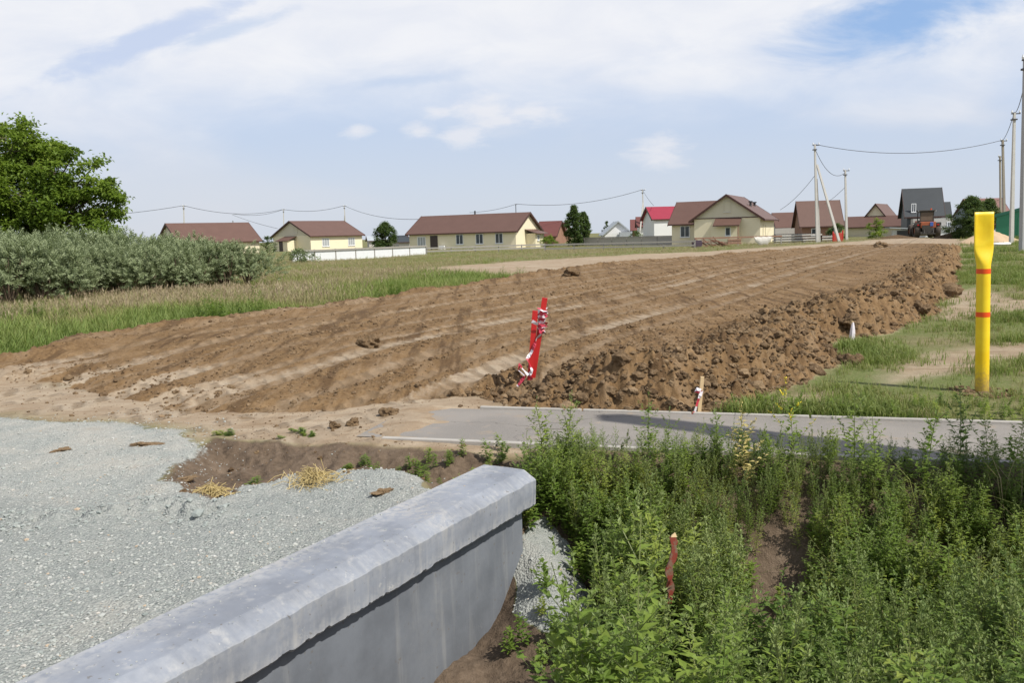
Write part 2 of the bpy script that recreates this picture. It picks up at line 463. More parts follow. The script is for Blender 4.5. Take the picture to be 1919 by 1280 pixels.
def gpt(px, py):               # where a sight line meets the modelled land
    d = ray(px, py); Ys = np.concatenate([np.arange(2.5, 30, .02), np.arange(30, 120, .1)]); t = Ys / d.y
    X = CP.x + d.x * t; Y = Ys; Z = CP.z + d.z * t
    h = terrain(X, Y)[0]
    i = np.nonzero(Z <= h)[0]
    i = i[0] if len(i) else len(Ys) - 1
    return float(X[i]), float(Y[i]), float(h[i])
def zat(x, y):
    return float(terrain(np.array([x]), np.array([y]))[0][0])

# ------------------------------------------------------------------ materials
def mat(name):
    m = bpy.data.materials.new(name); m.use_nodes = True
    n = NT(m.node_tree)
    bs = [x for x in n.n if x.type == 'BSDF_PRINCIPLED'][0]
    return m, n, bs
def simple(name, col, rough=.6, var=.12, scale=6, metal=0.0, bump=0.0, bscale=40, spec=.4):
    m, n, b = mat(name)
    tc = n.n.new('ShaderNodeTexCoord')
    f = n.noise(tc.outputs['Object'], scale, 5, .6)
    lo = tuple(c * (1 - var) for c in col); hi_ = tuple(min(1, c * (1 + var)) for c in col)
    n.put(b.inputs['Base Color'], n.mix(f, lo, hi_))
    b.inputs['Roughness'].default_value = rough; b.inputs['Metallic'].default_value = metal
    b.inputs['Specular IOR Level'].default_value = spec
    if bump: n.put(b.inputs['Normal'], n.bump(n.noise(tc.outputs['Object'], bscale, 4), bump, .01))
    return m

def mat_terrain():
    m, n, b = mat('earth')
    geo = n.n.new('ShaderNodeNewGeometry'); P = geo.outputs['Position']
    ms = n.attr('mask'); sp = n.n.new('ShaderNodeSeparateColor'); n.l.new(ms.outputs['Color'], sp.inputs[0])
    brown, pale, grav = sp.outputs[0], sp.outputs[1], sp.outputs[2]
    ms2 = n.attr('mask2'); sp2 = n.n.new('ShaderNodeSeparateColor'); n.l.new(ms2.outputs['Color'], sp2.inputs[0])
    dark, lane = sp2.outputs[0], sp2.outputs[1]
    big = n.noise(P, .35, 4); mid = n.noise(P, 2.3, 6, .62); fin = n.noise(P, 22, 5, .65); vf = n.noise(P, 90, 4, .6)
    # meadow soil seen between the blades
    g1 = n.mix(n.ss(mid, .35, .65), (.14, .125, .06), (.22, .19, .10))
    g2 = n.mix(n.ss(big, .4, .62), g1, (.12, .15, .045))
    g3 = n.mix(n.math('MULTIPLY', n.ss(fin, .45, .7), .5), g2, (.27, .22, .13))
    # compacted pale earth
    p1 = n.mix(n.ss(mid, .3, .7), (.285, .212, .142), (.37, .295, .212))
    mp2 = n.n.new('ShaderNodeMapping'); mp2.inputs['Rotation'].default_value = (0, 0, R(-12)); mp2.inputs['Scale'].default_value = (.45, 3.2, 1); n.l.new(P, mp2.inputs[0])
    sk2 = n.noise(mp2.outputs[0], 2.6, 6, .65)
    p1 = n.mix(n.math('MULTIPLY', n.ss(sk2, .50, .66), .6), p1, (.22, .15, .088))
    p1 = n.mix(n.math('MULTIPLY', n.ss(sk2, .46, .34), .5), p1, (.43, .355, .265))
    p1 = n.mix(n.math('MULTIPLY', n.ss(fin, .5, .75), .45), p1, (.19, .14, .095))
    p1 = n.mix(n.math('MULTIPLY', n.ss(big, .5, .7), .4), p1, (.43, .37, .29))
    p1 = n.mix(n.math('MULTIPLY', lane, .4), p1, (.38, .32, .245))
    # moist brown spoil
    mm = n.math('ADD', n.math('MULTIPLY', mid, .5), n.math('MULTIPLY', fin, .5))
    b1 = n.ramp(mm, [(.30, (.066, .037, .017)), (.42, (.138, .083, .039)), (.55, (.205, .131, .066)), (.72, (.295, .203, .115))])
    b1 = n.mix(n.math('MULTIPLY', n.ss(big, .45, .65), .3), b1, (.22, .14, .072))
    # crushed stone
    vo = n.voro(P, 62); vo2 = n.voro(P, 130)
    vs_ = n.n.new('ShaderNodeSeparateColor'); n.l.new(vo.outputs['Color'], vs_.inputs[0])
    vs2 = n.n.new('ShaderNodeSeparateColor'); n.l.new(vo2.outputs['Color'], vs2.inputs[0])
    s1 = n.ramp(vs_.outputs[0], [(0, (.20, .225, .215)), (.35, (.33, .35, .33)), (.7, (.39, .405, .385)), (1, (.47, .475, .45))])
    s2 = n.ramp(vs2.outputs[0], [(0, (.26, .28, .26)), (.5, (.37, .385, .365)), (1, (.46, .46, .43))])
    st = n.mix(n.ss(vf, .42, .58), s1, s2)
    st = n.mix(n.math('MULTIPLY', n.ss(n.math('ADD', n.math('MULTIPLY', big, .5), n.math('MULTIPLY', mid, .5)), .47, .62), .55), st, (.50, .475, .425))
    st = n.mix(n.math('MULTIPLY', n.math('SUBTRACT', 1.0, lane), .36), st, (.20, .22, .215))
    st = n.mix(n.math('MULTIPLY', n.ss(mid, .60, .76), n.math('MULTIPLY', lane, .5)), st, (.38, .32, .25))
    # damp dark soil
    d1 = n.ramp(mm, [(.3, (.06, .043, .03)), (.5, (.13, .095, .067)), (.7, (.21, .158, .115))])
    c = n.mix(pale, g3, p1)
    edge = n.math('ADD', brown, n.math('MULTIPLY', n.math('SUBTRACT', mm, .5), 1.2))
    mp = n.n.new('ShaderNodeMapping'); mp.inputs['Rotation'].default_value = (0, 0, A29); mp.inputs['Scale'].default_value = (3.2, .28, 1); n.l.new(P, mp.inputs[0])
    strk = n.noise(mp.outputs[0], 1.6, 6, .62)
    b1 = n.mix(n.math('MULTIPLY', n.ss(strk, .52, .66), .5), b1, (.26, .185, .115))
    b1 = n.mix(n.math('MULTIPLY', n.ss(strk, .48, .36), .65), b1, (.072, .043, .023))
    b1 = n.mix(n.math('MULTIPLY', n.ss(lane, .12, .6), n.math('MULTIPLY', n.ss(strk, .34, .56), .62)), b1, (.285, .21, .137))
    sx = n.sep(P)
    uu = n.math('ADD', n.math('MULTIPLY', sx[0], math.sin(A29)), n.math('MULTIPLY', sx[1], math.cos(A29)))
    vv = n.math('SUBTRACT', n.math('MULTIPLY', sx[0], math.cos(A29)), n.math('MULTIPLY', sx[1], math.sin(A29)))
    ph = n.math('ADD', n.math('ADD', n.math('DIVIDE', uu, .27), n.math('MULTIPLY', vv, 2.4)), n.math('MULTIPLY', mid, .8))
    tri_ = n.math('ABSOLUTE', n.math('SUBTRACT', n.math('FRACT', ph), .5))
    trd = n.math('MULTIPLY', n.math('MULTIPLY', n.ss(tri_, .10, .38), n.ss(lane, .15, .55)), n.math('SUBTRACT', 1.0, grav))
    c = n.mix(n.ss(edge, .3, .62), c, b1)
    c = n.mix(n.math('MULTIPLY', trd, n.math('MULTIPLY', n.ss(mid, .36, .58), .55)), c, (.135, .09, .05))
    de = n.math('ADD', dark, n.math('MULTIPLY', n.math('SUBTRACT', mm, .5), .8))
    c = n.mix(n.ss(de, .3, .75), c, d1)
    ge = n.math('ADD', grav, n.math('MULTIPLY', n.math('SUBTRACT', mm, .5), 1.3))
    gf = n.ss(ge, .38, .6)
    st = n.mix(.13, st, (.10, .11, .105))
    c = n.mix(gf, c, st)
    n.put(b.inputs['Base Color'], c)
    b.inputs['Roughness'].default_value = .93; b.inputs['Specular IOR Level'].default_value = .15
    hs = n.math('SUBTRACT', n.math('ADD', n.math('MULTIPLY', fin, .8), n.math('MULTIPLY', vf, .5)), n.math('MULTIPLY', trd, 1.1))
    hg = n.math('ADD', n.math('MULTIPLY', n.math('SUBTRACT', 1.0, vo.outputs['Distance']), .6), n.math('MULTIPLY', vs_.outputs[1], .9))
    hh = n.n.new('ShaderNodeMix'); hh.data_type = 'FLOAT'; n.put(hh.inputs[0], gf); n.put(hh.inputs[2], hs); n.put(hh.inputs[3], hg)
    n.put(b.inputs['Normal'], n.bump(hh.outputs[0], .85, .022))
    return m
M_EARTH = mat_terrain()

def leafmat(name, stops, along=None, rough=.55, trans=.3, alongf=.5, dry=None):
    m, n, b = mat(name)
    t = n.attr('tint').outputs['Fac']; a = n.attr('along').outputs['Fac']
    c = n.ramp(t, stops)
    if along: c = n.mix(n.math('MULTIPLY', a, alongf), c, along)
    n.put(b.inputs['Base Color'], c)
    b.inputs['Roughness'].default_value = rough; b.inputs['Specular IOR Level'].default_value = .25
    tr = n.n.new('ShaderNodeBsdfTranslucent'); n.put(tr.inputs[0], n.mix(.5, c, (.16, .20, .02), 'ADD'))
    mx = n.n.new('ShaderNodeMixShader'); mx.inputs[0].default_value = trans
    out = [x for x in n.n if x.type == 'OUTPUT_MATERIAL'][0]
    n.l.new(b.outputs[0], mx.inputs[1]); n.l.new(tr.outputs[0], mx.inputs[2]); n.l.new(mx.outputs[0], out.inputs[0])
    return m
M_GRASS = leafmat('meadow grass', [(0, (.11, .195, .03)), (.3, (.17, .245, .045)), (.55, (.235, .25, .08)), (.8, (.31, .27, .145)), (1, (.38, .31, .195))], (.33, .29, .16), alongf=.3)
M_TURF = leafmat('short turf', [(0, (.11, .185, .03)), (.5, (.175, .235, .05)), (.8, (.25, .24, .10)), (1, (.35, .30, .17))], (.30, .28, .13), alongf=.35)
M_HAY = leafmat('seed heads', [(0, (.29, .215, .145)), (.5, (.36, .285, .19)), (1, (.43, .37, .25))], trans=.2)
M_STRAW = leafmat('dry straw', [(0, (.52, .41, .19)), (1, (.68, .56, .30))], trans=.15)
M_WEED = leafmat('weed leaf', [(0, (.07, .125, .024)), (.5, (.135, .215, .036)), (.8, (.21, .285, .052)), (1, (.32, .37, .075))], (.20, .28, .06), alongf=.4, trans=.4)
M_WSTEM = leafmat('weed stem', [(0, (.12, .17, .05)), (1, (.20, .22, .09))], trans=.1)
M_WTOP = leafmat('weed flower spike', [(0, (.13, .20, .055)), (1, (.23, .28, .10))], trans=.2)
M_YEL = leafmat('yellow petals', [(0, (.75, .58, .03)), (1, (.85, .70, .06))], trans=.2)
M_DOCK = leafmat('pale seed spike', [(0, (.42, .36, .12)), (1, (.55, .46, .20))], trans=.2)
M_TREE = leafmat('tree leaf', [(0, (.075, .13, .02)), (.5, (.165, .25, .035)), (.8, (.225, .31, .05)), (1, (.30, .37, .08))], trans=.5)
M_TREE_D = leafmat('dark tree leaf', [(0, (.045, .085, .028)), (.5, (.08, .13, .04)), (1, (.13, .18, .06))], trans=.3)
M_BUSH = leafmat('silvery bush leaf', [(0, (.10, .138, .06)), (.5, (.185, .232, .11)), (1, (.275, .325, .175))], (.345, .385, .24), trans=.22)
M_BARK = simple('bark', (.11, .085, .06), .9, .35, 14, bump=.5)
M_TWIG = simple('twig', (.14, .10, .07), .9, .3, 10)
M_STONE = None
def mat_stone():
    m, n, b = mat('crushed stone')
    t = n.attr('tint').outputs['Fac']
    geo = n.n.new('ShaderNodeNewGeometry')
    c = n.ramp(t, [(0, (.17, .20, .195)), (.3, (.28, .31, .295)), (.6, (.36, .375, .355)), (.9, (.45, .45, .43)), (1, (.40, .31, .22))])
    c = n.mix(n.math('MULTIPLY', n.noise(geo.outputs['Position'], 60, 3), .25), c, (.5, .5, .47))
    n.put(b.inputs['Base Color'], c); b.inputs['Roughness'].default_value = .85; b.inputs['Specular IOR Level'].default_value = .25
    return m
M_STONE = mat_stone()
def mat_clod():
    m, n, b = mat('earth clod')
    t = n.attr('tint').outputs['Fac']
    geo = n.n.new('ShaderNodeNewGeometry')
    c = n.ramp(t, [(0, (.08, .05, .028)), (.5, (.15, .10, .056)), (.85, (.22, .155, .092)), (1, (.34, .24, .145))])
    f = n.noise(geo.outputs['Position'], 30, 5, .65)
    c = n.mix(n.ss(f, .42, .72), c, (.24, .17, .105))
    n.put(b.inputs['Base Color'], c); b.inputs['Roughness'].default_value = .95; b.inputs['Specular IOR Level'].default_value = .1
    n.put(b.inputs['Normal'], n.bump(n.noise(geo.outputs['Position'], 45, 5, .65), .8, .03))
    return m
M_CLOD = mat_clod()

def mat_concrete(name, base=(.36, .375, .41), stain=.5, chip=.5):
    m, n, b = mat(name)
    tc = n.n.new('ShaderNodeTexCoord'); O = tc.outputs['Object']
    s = n.sep(O)
    f1 = n.noise(O, 3, 6, .6); f2 = n.noise(O, 25, 5, .6)
    streak = n.noise(n.comb(n.math('MULTIPLY', s[0], 14), n.math('MULTIPLY', s[1], 14), n.math('MULTIPLY', s[2], 1.2)), 1.0, 5, .6)
    c = n.mix(n.ss(f1, .3, .7), tuple(x * .82 for x in base), tuple(x * 1.14 for x in base))
    c = n.mix(n.math('MULTIPLY', n.ss(streak, .52, .75), stain), c, (.55, .53, .49))
    c = n.mix(n.math('MULTIPLY', n.ss(streak, .48, .25), stain * .8), c, tuple(x * .62 for x in base))
    v = n.noise(O, 9, 7, .75)
    chips = n.math('MULTIPLY', n.ss(v, .60, .67), n.ss(n.noise(O, 48, 3), .45, .6))
    c = n.mix(n.math('MULTIPLY', chips, chip), c, (.60, .585, .54))
    dust = n.math('MULTIPLY', n.ss(n.noise(O, 1.6, 5, .6), .5, .72), n.ss(f2, .35, .65))
    c = n.mix(n.math('MULTIPLY', dust, .3 if chip > .2 else .08), c, (.50, .45, .37))
    pt_ = n.n.new('ShaderNodeNewGeometry').outputs['Pointiness']
    c = n.mix(n.math('MULTIPLY', n.math('MULTIPLY', n.ss(pt_, .515, .56), n.ss(f2, .3, .6)), .35 if chip > .2 else 0.0), c, (.60, .585, .55))
    dk = n.ss(n.noise(O, 30, 3, .5), .66, .74)
    c = n.mix(n.math('MULTIPLY', dk, .7), c, (.14, .13, .12))
    n.put(b.inputs['Base Color'], c)
    b.inputs['Roughness'].default_value = .82; b.inputs['Specular IOR Level'].default_value = .3
    h = n.math('ADD', n.math('MULTIPLY', f2, .5), n.math('MULTIPLY', chips, .6))
    n.put(b.inputs['Normal'], n.bump(h, .22, .01))
    return m
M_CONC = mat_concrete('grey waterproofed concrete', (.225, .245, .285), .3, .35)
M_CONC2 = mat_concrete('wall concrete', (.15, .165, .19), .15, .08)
M_POLE = simple('pole concrete', (.52, .51, .48), .85, .16, 3, bump=.3)
M_POLE2 = simple('grey pole concrete', (.40, .405, .41), .8, .15, 3, bump=.3)
M_WPOLE = simple('weathered pole wood', (.30, .27, .22), .9, .25, 5, bump=.3)
M_DARKMET = simple('dark fitting', (.06, .06, .065), .5, .2)
M_CABLE = simple('cable', (.05, .05, .055), .6, .1)
def mat_asphalt():
    m, n, b = mat('worn asphalt')
    geo = n.n.new('ShaderNodeNewGeometry'); P = geo.outputs['Position']
    f = n.noise(P, 1.2, 5); g = n.noise(P, 120, 3, .6); q = n.noise(P, 9, 5)
    c = n.mix(n.ss(f, .35, .65), (.185, .17, .155), (.23, .21, .19))
    c = n.mix(n.math('MULTIPLY', n.ss(g, .4, .7), .35), c, (.36, .34, .31))
    c = n.mix(n.math('MULTIPLY', n.ss(q, .58, .75), .45), c, (.34, .275, .21))
    dv = n.n.new('ShaderNodeVectorMath'); dv.operation = 'ADD'; n.l.new(P, dv.inputs[0])
    n.l.new(n.comb(n.math('MULTIPLY', q, .5), n.math('MULTIPLY', f, .4), 0.0), dv.inputs[1])
    cr = n.voro(dv.outputs[0], .9, 'DISTANCE_TO_EDGE').outputs['Distance']
    c = n.mix(n.math('MULTIPLY', n.ss(cr, .012, .002), .6), c, (.08, .07, .06))
    c = n.mix(n.math('MULTIPLY', n.ss(n.noise(P, 3.2, 6, .65), .56, .7), .55), c, (.30, .235, .165))
    n.put(b.inputs['Base Color'], c); b.inputs['Roughness'].default_value = .9
    n.put(b.inputs['Normal'], n.bump(g, .35, .004))
    return m
M_ASPH = mat_asphalt()
M_KERB = simple('kerb concrete', (.38, .36, .33), .85, .18, 8, bump=.3)
def mat_roof(name, col, period=.36):
    m, n, b = mat(name)
    tc = n.n.new('ShaderNodeTexCoord'); O = tc.outputs['Object']; s = n.sep(O)
    f = n.noise(O, .8, 5)
    ph = n.math('FRACT', n.math('DIVIDE', s[2], period * .38))
    ln = n.ss(ph, .0, .22)
    c = n.mix(f, tuple(x * .86 for x in col), tuple(x * 1.12 for x in col))
    c = n.mix(n.math('MULTIPLY', n.math('SUBTRACT', 1.0, ln), .32), c, tuple(x * .45 for x in col))
    n.put(b.inputs['Base Color'], c); b.inputs['Roughness'].default_value = .5; b.inputs['Specular IOR Level'].default_value = .3
    n.put(b.inputs['Normal'], n.bump(ph, .5, .03))
    return m
M_RF_BR = mat_roof('brown metal tile', (.135, .078, .062))
M_RF_RD = mat_roof('dark red metal tile', (.16, .062, .055))
M_RF_CR = mat_roof('crimson metal roof', (.30, .035, .06))
M_RF_GY = mat_roof('charcoal metal roof', (.048, .055, .062))
M_RF_LG = mat_roof('light grey roof', (.40, .44, .47))
def mat_siding(name, col, period=.22, var=.06):
    m, n, b = mat(name)
    tc = n.n.new('ShaderNodeTexCoord'); O = tc.outputs['Object']; s = n.sep(O)
    ph = n.math('FRACT', n.math('DIVIDE', s[2], period))
    f = n.noise(O, .9, 5)
    c = n.mix(f, tuple(x * (1 - var) for x in col), tuple(min(.9, x * (1 + var)) for x in col))
    c = n.mix(n.math('MULTIPLY', n.math('SUBTRACT', 1.0, n.ss(ph, 0, .15)), .18), c, tuple(x * .5 for x in col))
    n.put(b.inputs['Base Color'], c); b.inputs['Roughness'].default_value = .6
    n.put(b.inputs['Normal'], n.bump(ph, .3, .01))
    return m
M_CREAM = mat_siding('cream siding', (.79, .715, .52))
M_CREAM2 = mat_siding('dull cream siding', (.60, .56, .43))  # darker, greyer cream for several gables and some far walls
M_WHITE = mat_siding('white siding', (.74, .75, .74))
M_WHITEP = simple('white paint', (.78, .79, .80), .5, .05)
M_GLASS = simple('window glass', (.05, .065, .085), .08, .2, 1, spec=.7)
M_CURT = simple('curtained glass', (.35, .37, .38), .15, .3, 2, spec=.6)
M_DOOR = simple('dark door', (.055, .04, .035), .5, .2)
M_BRICK = simple('brown brick', (.28, .16, .11), .9, .25, 9)
M_BLOCK = simple('grey block', (.48, .46, .43), .9, .15, 5)
M_BLUEG = mat_siding('blue grey siding', (.36, .42, .49))
M_DGREY = mat_siding('charcoal siding', (.10, .115, .125))
M_GREEN = mat_siding('green sheet metal', (.035, .22, .12), .3)
M_GREEN_R = simple('green roof metal', (.03, .15, .10), .5, .15, 2)
M_WOODG = simple('weathered grey wood', (.30, .285, .26), .9, .22, 6, bump=.3)
M_WOODN = simple('new pine wood', (.62, .46, .26), .7, .15, 10)
M_RED = simple('red paint', (.48, .02, .018), .4, .12, 8)
M_REDD = simple('dull red paint', (.38, .055, .035), .6, .3, 20)
M_TW = simple('white tape', (.70, .66, .70), .4, .05)
M_TR = simple('red tape', (.45, .04, .07), .4, .1)
M_YELLOW = simple('yellow enamel', (.86, .60, .008), .32, .04, 3)
def mat_post():
    m, n, b = mat('yellow enamel')
    tc = n.n.new('ShaderNodeTexCoord'); O = tc.outputs['Object']; z = n.sep(O)[2]
    f = n.noise(O, 4, 5, .6); g = n.noise(O, 34, 5, .65)
    c = n.mix(n.ss(f, .35, .7), (.83, .56, .008), (.88, .66, .02))
    c = n.mix(n.math('MULTIPLY', n.ss(g, .66, .72), .5), c, (.50, .36, .10))
    mud = n.math('MULTIPLY', n.ss(n.math('ADD', z, n.math('MULTIPLY', n.math('SUBTRACT', g, .5), .5)), .32, -.02), .75)
    c = n.mix(mud, c, (.26, .18, .10))
    n.put(b.inputs['Base Color'], c)
    n.put(b.inputs['Roughness'], n.math('ADD', .28, n.math('MULTIPLY', f, .25)))
    return m
M_ORNG = simple('orange band', (.78, .09, .012), .35, .05)
M_ORANGE = simple('faded orange paint', (.34, .10, .045), .55, .25, 4)
M_RUBBER = simple('dusty tyre', (.075, .06, .05), .9, .3, 6)
M_MACH = simple('dark machinery', (.055, .05, .045), .7, .3, 5)
M_STEEL = simple('worn steel', (.42, .42, .42), .4, .2, 6, metal=.6)
M_BLUE = simple('blue plastic', (.06, .13, .42), .4, .1)
M_SAND = simple('building sand', (.46, .34, .22), .95, .2, 2, bump=.6, bscale=14)
M_FENW = simple('white fence board', (.66, .68, .70), .6, .08, 3)

# ------------------------------------------------------------------ ground sheets
def ground():
    rows = [.35]
    while rows[-1] < 2.2: rows.append(rows[-1] * 1.12)
    while rows[-1] < 135:
        r = rows[-1]; rows.append(r + max(.007, min(r * r / 1300., .0050 * r)))
    while rows[-1] < 7000: rows.append(rows[-1] * 1.13)
    rows = np.array(rows)
    ang = list(np.arange(-33.4, 33.45, .088))
    side = []
    a = 33.5
    st = .12
    while a < 180: side.append(a); st *= 1.10; a += min(st, 6)
    ang = np.array([-x for x in side[::-1]] + ang + side)
    A, RR = np.meshgrid(np.radians(ang), rows)
    X = RR * np.sin(A); Y = RR * np.cos(A)
    Z, mk = terrain(X, Y)
    V = np.stack([X, Y, Z], -1).reshape(-1, 3)
    nr, na = X.shape
    idx = np.arange(nr * na).reshape(nr, na)
    q = np.stack([idx[:-1, :-1], idx[:-1, 1:], idx[1:, 1:], idx[1:, :-1]], -1).reshape(-1, 4)[:, ::-1]
    qw = np.stack([idx[:-1, -1], idx[:-1, 0], idx[1:, 0], idx[1:, -1]], -1)[:, ::-1]
    q = np.concatenate([q, qw])
    one = np.ones(nr * na)
    m1 = np.stack([mk['brown'].ravel(), mk['pale'].ravel(), mk['grav'].ravel(), one], -1)
    m2 = np.stack([mk['dark'].ravel(), mk['lane'].ravel(), mk['ditch'].ravel(), one], -1)
    cls = np.where(mk['grav'].ravel() > .5, 1, np.where(mk['emb'].ravel() > .5, 2, 0))
    fc = cls[q[:, 0]]
    for c, nm, lb in ((0, 'ground', 'grass and bare soil of the open field'), (1, 'gravel', 'grey crushed stone spread on the road shoulder'), (2, 'dirt_road', 'brown heaped earth of the new unfinished road')):
        qq = q[fc == c]
        us, inv = np.unique(qq, return_inverse=True)
        o = big_mesh(nm, V[us], quads=inv.reshape(-1, 4), mats=[M_EARTH], attrs={'mask': m1[us], 'mask2': m2[us]}, smooth=True, kind='structure')
        tag(o, lb, 'ground' if c == 0 else ('gravel' if c == 1 else 'dirt road'))
ground()

# footpath with kerbs
def path():
    mb = MB(); kb = MB(); kb2 = MB()
    L0, L1 = -1.25, 14.0
    n = 60
    def pt(l, s, z): p = PF0 + pdir * l - pnor * s; return (p.x, p.y, z)
    vs = []
    for i in range(n + 1):
        l = L0 + (L1 - L0) * i / n
        for s in (0.0, PATH_W * .5, PATH_W): vs.append(pt(l, s, .012 + .006 * math.sin(l * 1.3)))
    fs = []
    for i in range(n):
        for k in range(2): fs.append((i * 3 + k, i * 3 + k + 1, i * 3 + k + 4, i * 3 + k + 3))
    mb.add(vs, fs)
    o = mb.build('path', M_ASPH); tag(o, 'grey asphalt footpath running to the right between weeds and turf', 'path', kind='structure')
    k = MB()
    rot = Matrix.Rotation(math.atan2(pdir.y, pdir.x), 3, 'Z')
    l = -.55
    while l < 14:
        c = pt(l + .495, -.026, -.068); k.bevbox(c, (.984, .05, .20), .008, rot)
        l += 1.0
    o = k.build('kerb', M_KERB); tag(o, 'far concrete kerb edging the asphalt footpath', 'kerb', kind='structure')
    k = MB(); l = -1.0
    while l < 14:
        c = pt(l + .495, PATH_W + .03, -.082); k.bevbox(c, (.984, .06, .20), .008, rot)
        l += 1.0
    o = k.build('kerb', M_KERB); tag(o, 'near concrete kerb of the footpath half hidden by weeds', 'kerb', kind='structure')
path()

# ------------------------------------------------------------------ scattering numeric templates into one mesh
class Tm:
    def __init__(s): s.V = []; s.T = []; s.A = []; s.n = 0
    def leaf(s, p, d, up, L, W, al=0.0, al2=None, fold=.25, shape='leaf'):
        d = d.normalized(); side = d.cross(up)
        if side.length < 1e-4: side = Vector((1, 0, 0))
        side.normalize(); nn = side.cross(d)
        b = s.n; al2 = al if al2 is None else al2
        if shape == 'leaf':
            pts = [p, p + d * L * .42 + side * W * .5 + nn * W * fold, p + d * L * .42 - side * W * .5 + nn * W * fold, p + d * L - nn * L * .12, p + d * L * .45 - nn * 0.0]
            s.T += [(b, b + 1, b + 4), (b, b + 4, b + 2), (b + 1, b + 3, b + 4), (b + 4, b + 3, b + 2)]
        else:
            pts = [p + side * W * .5, p - side * W * .5, p + d * L]
            s.T += [(b, b + 1, b + 2)]
        s.V += [tuple(x) for x in pts]; s.A += [al] + [al2] * (len(pts) - 1); s.n += len(pts)
    def blade(s, p, az, lean, L, W, al0=0, al1=1):
        d0 = Vector((math.cos(az), math.sin(az), 0)); side = Vector((-math.sin(az), math.cos(az), 0))
        b = s.n
        q1 = p + d0 * (L * .18 * lean) + Vector((0, 0, L * .5)); q2 = p + d0 * (L * .62 * lean) + Vector((0, 0, L * (1 - .28 * lean)))
        pts = [p - side * W * .5, p + side * W * .5, q1 + side * W * .42, q1 - side * W * .42, q2]
        s.V += [tuple(x) for x in pts]; s.A += [al0, al0, (al0 + al1) / 2, (al0 + al1) / 2, al1]; s.n += 5
        s.T += [(b, b + 1, b + 2), (b, b + 2, b + 3), (b + 3, b + 2, b + 4)]
        return q2
    def rod(s, pts, r0, r1, al=0.0):
        b = s.n
        for i, p in enumerate(pts):
            r = r0 + (r1 - r0) * i / (len(pts) - 1)
            for k in range(3):
                a = 2 * PI * k / 3
                s.V.append((p.x + r * math.cos(a), p.y + r * math.sin(a), p.z)); s.A.append(al)
        for i in range(len(pts) - 1):
            for k in range(3):
                k2 = (k + 1) % 3
                a0, a1, c0, c1 = b + i * 3 + k, b + i * 3 + k2, b + i * 3 + 3 + k, b + i * 3 + 3 + k2
                s.T += [(a0, a1, c1), (a0, c1, c0)]
        s.n += 3 * len(pts)
    def arr(s):
        return np.array(s.V, float).reshape(-1, 3), np.array(s.T, int).reshape(-1, 3), np.array(s.A, float)

def scatter(name, tms, pos, rz, sc, tint, mats, tilt=None, which=None, label=None, cat=None, smooth=False, parent=None, kind='stuff', zsc=None):
    """tms: list of (V, T, A); all copies merged into one mesh"""
    N = len(pos)
    which = rng.integers(0, len(tms), N) if which is None else which
    VV = []; TT = []; tt = []; aa = []; off = 0
    for k, (V, T, A) in enumerate(tms):
        ii = np.nonzero(which == k)[0]
        if len(ii) == 0: continue
        c = np.cos(rz[ii])[:, None]; s_ = np.sin(rz[ii])[:, None]
        x = V[None, :, 0] * c - V[None, :, 1] * s_; y = V[None, :, 0] * s_ + V[None, :, 1] * c
        z = np.repeat(V[None, :, 2], len(ii), 0)
        if tilt is not None:
            x = x + z * tilt[ii, 0][:, None]; y = y + z * tilt[ii, 1][:, None]
        S_ = sc[ii][:, None]
        zs = S_ if zsc is None else S_ * zsc[ii][:, None]
        P = np.stack([x * S_ + pos[ii, 0][:, None], y * S_ + pos[ii, 1][:, None], z * zs + pos[ii, 2][:, None]], -1)
        nv = len(V)
        VV.append(P.reshape(-1, 3)); TT.append((T[None] + (np.arange(len(ii)) * nv)[:, None, None]).reshape(-1, 3) + off)
        tt.append(np.repeat(tint[ii], nv)); aa.append(np.tile(A, len(ii)))
        off += nv * len(ii)
    if off == 0: return None
    o = big_mesh(name, np.concatenate(VV), tris=np.concatenate(TT), mats=mats, attrs={'tint': np.concatenate(tt), 'along': np.concatenate(aa)}, smooth=smooth, parent=parent, kind=kind)
    return tag(o, label, cat)

def rock_tm(seed, sub=1, rough=.35, flat=.7):
    bm = bmesh.new(); bmesh.ops.create_icosphere(bm, subdivisions=sub, radius=1)
    rr = random.Random(seed)
    off = Vector((rr.random() * 9, rr.random() * 9, rr.random() * 9))
    from mathutils import noise as mn
    for v in bm.verts:
        k = 1 + rough * 1.6 * mn.noise(v.co * 1.1 + off) + rough * mn.noise(v.co * 2.7 + off) + (rough * .55 * mn.noise(v.co * 6.5 + off) if sub > 2 else 0)
        v.co *= k
        v.co.z *= flat
    bm.verts.index_update(); bmesh.ops.triangulate(bm, faces=bm.faces)
    V = np.array([tuple(v.co) for v in bm.verts]); T = np.array([[v.index for v in f.verts] for f in bm.faces]); bm.free()
    return V, T, np.zeros(len(V))

def polar_pts(N, a0, a1, r0, r1, power=1.0):
    a = np.radians(rng.uniform(a0, a1, N)); t = rng.random(N) ** power
    r = r0 * (r1 / r0) ** t
    return r * np.sin(a), r * np.cos(a), r

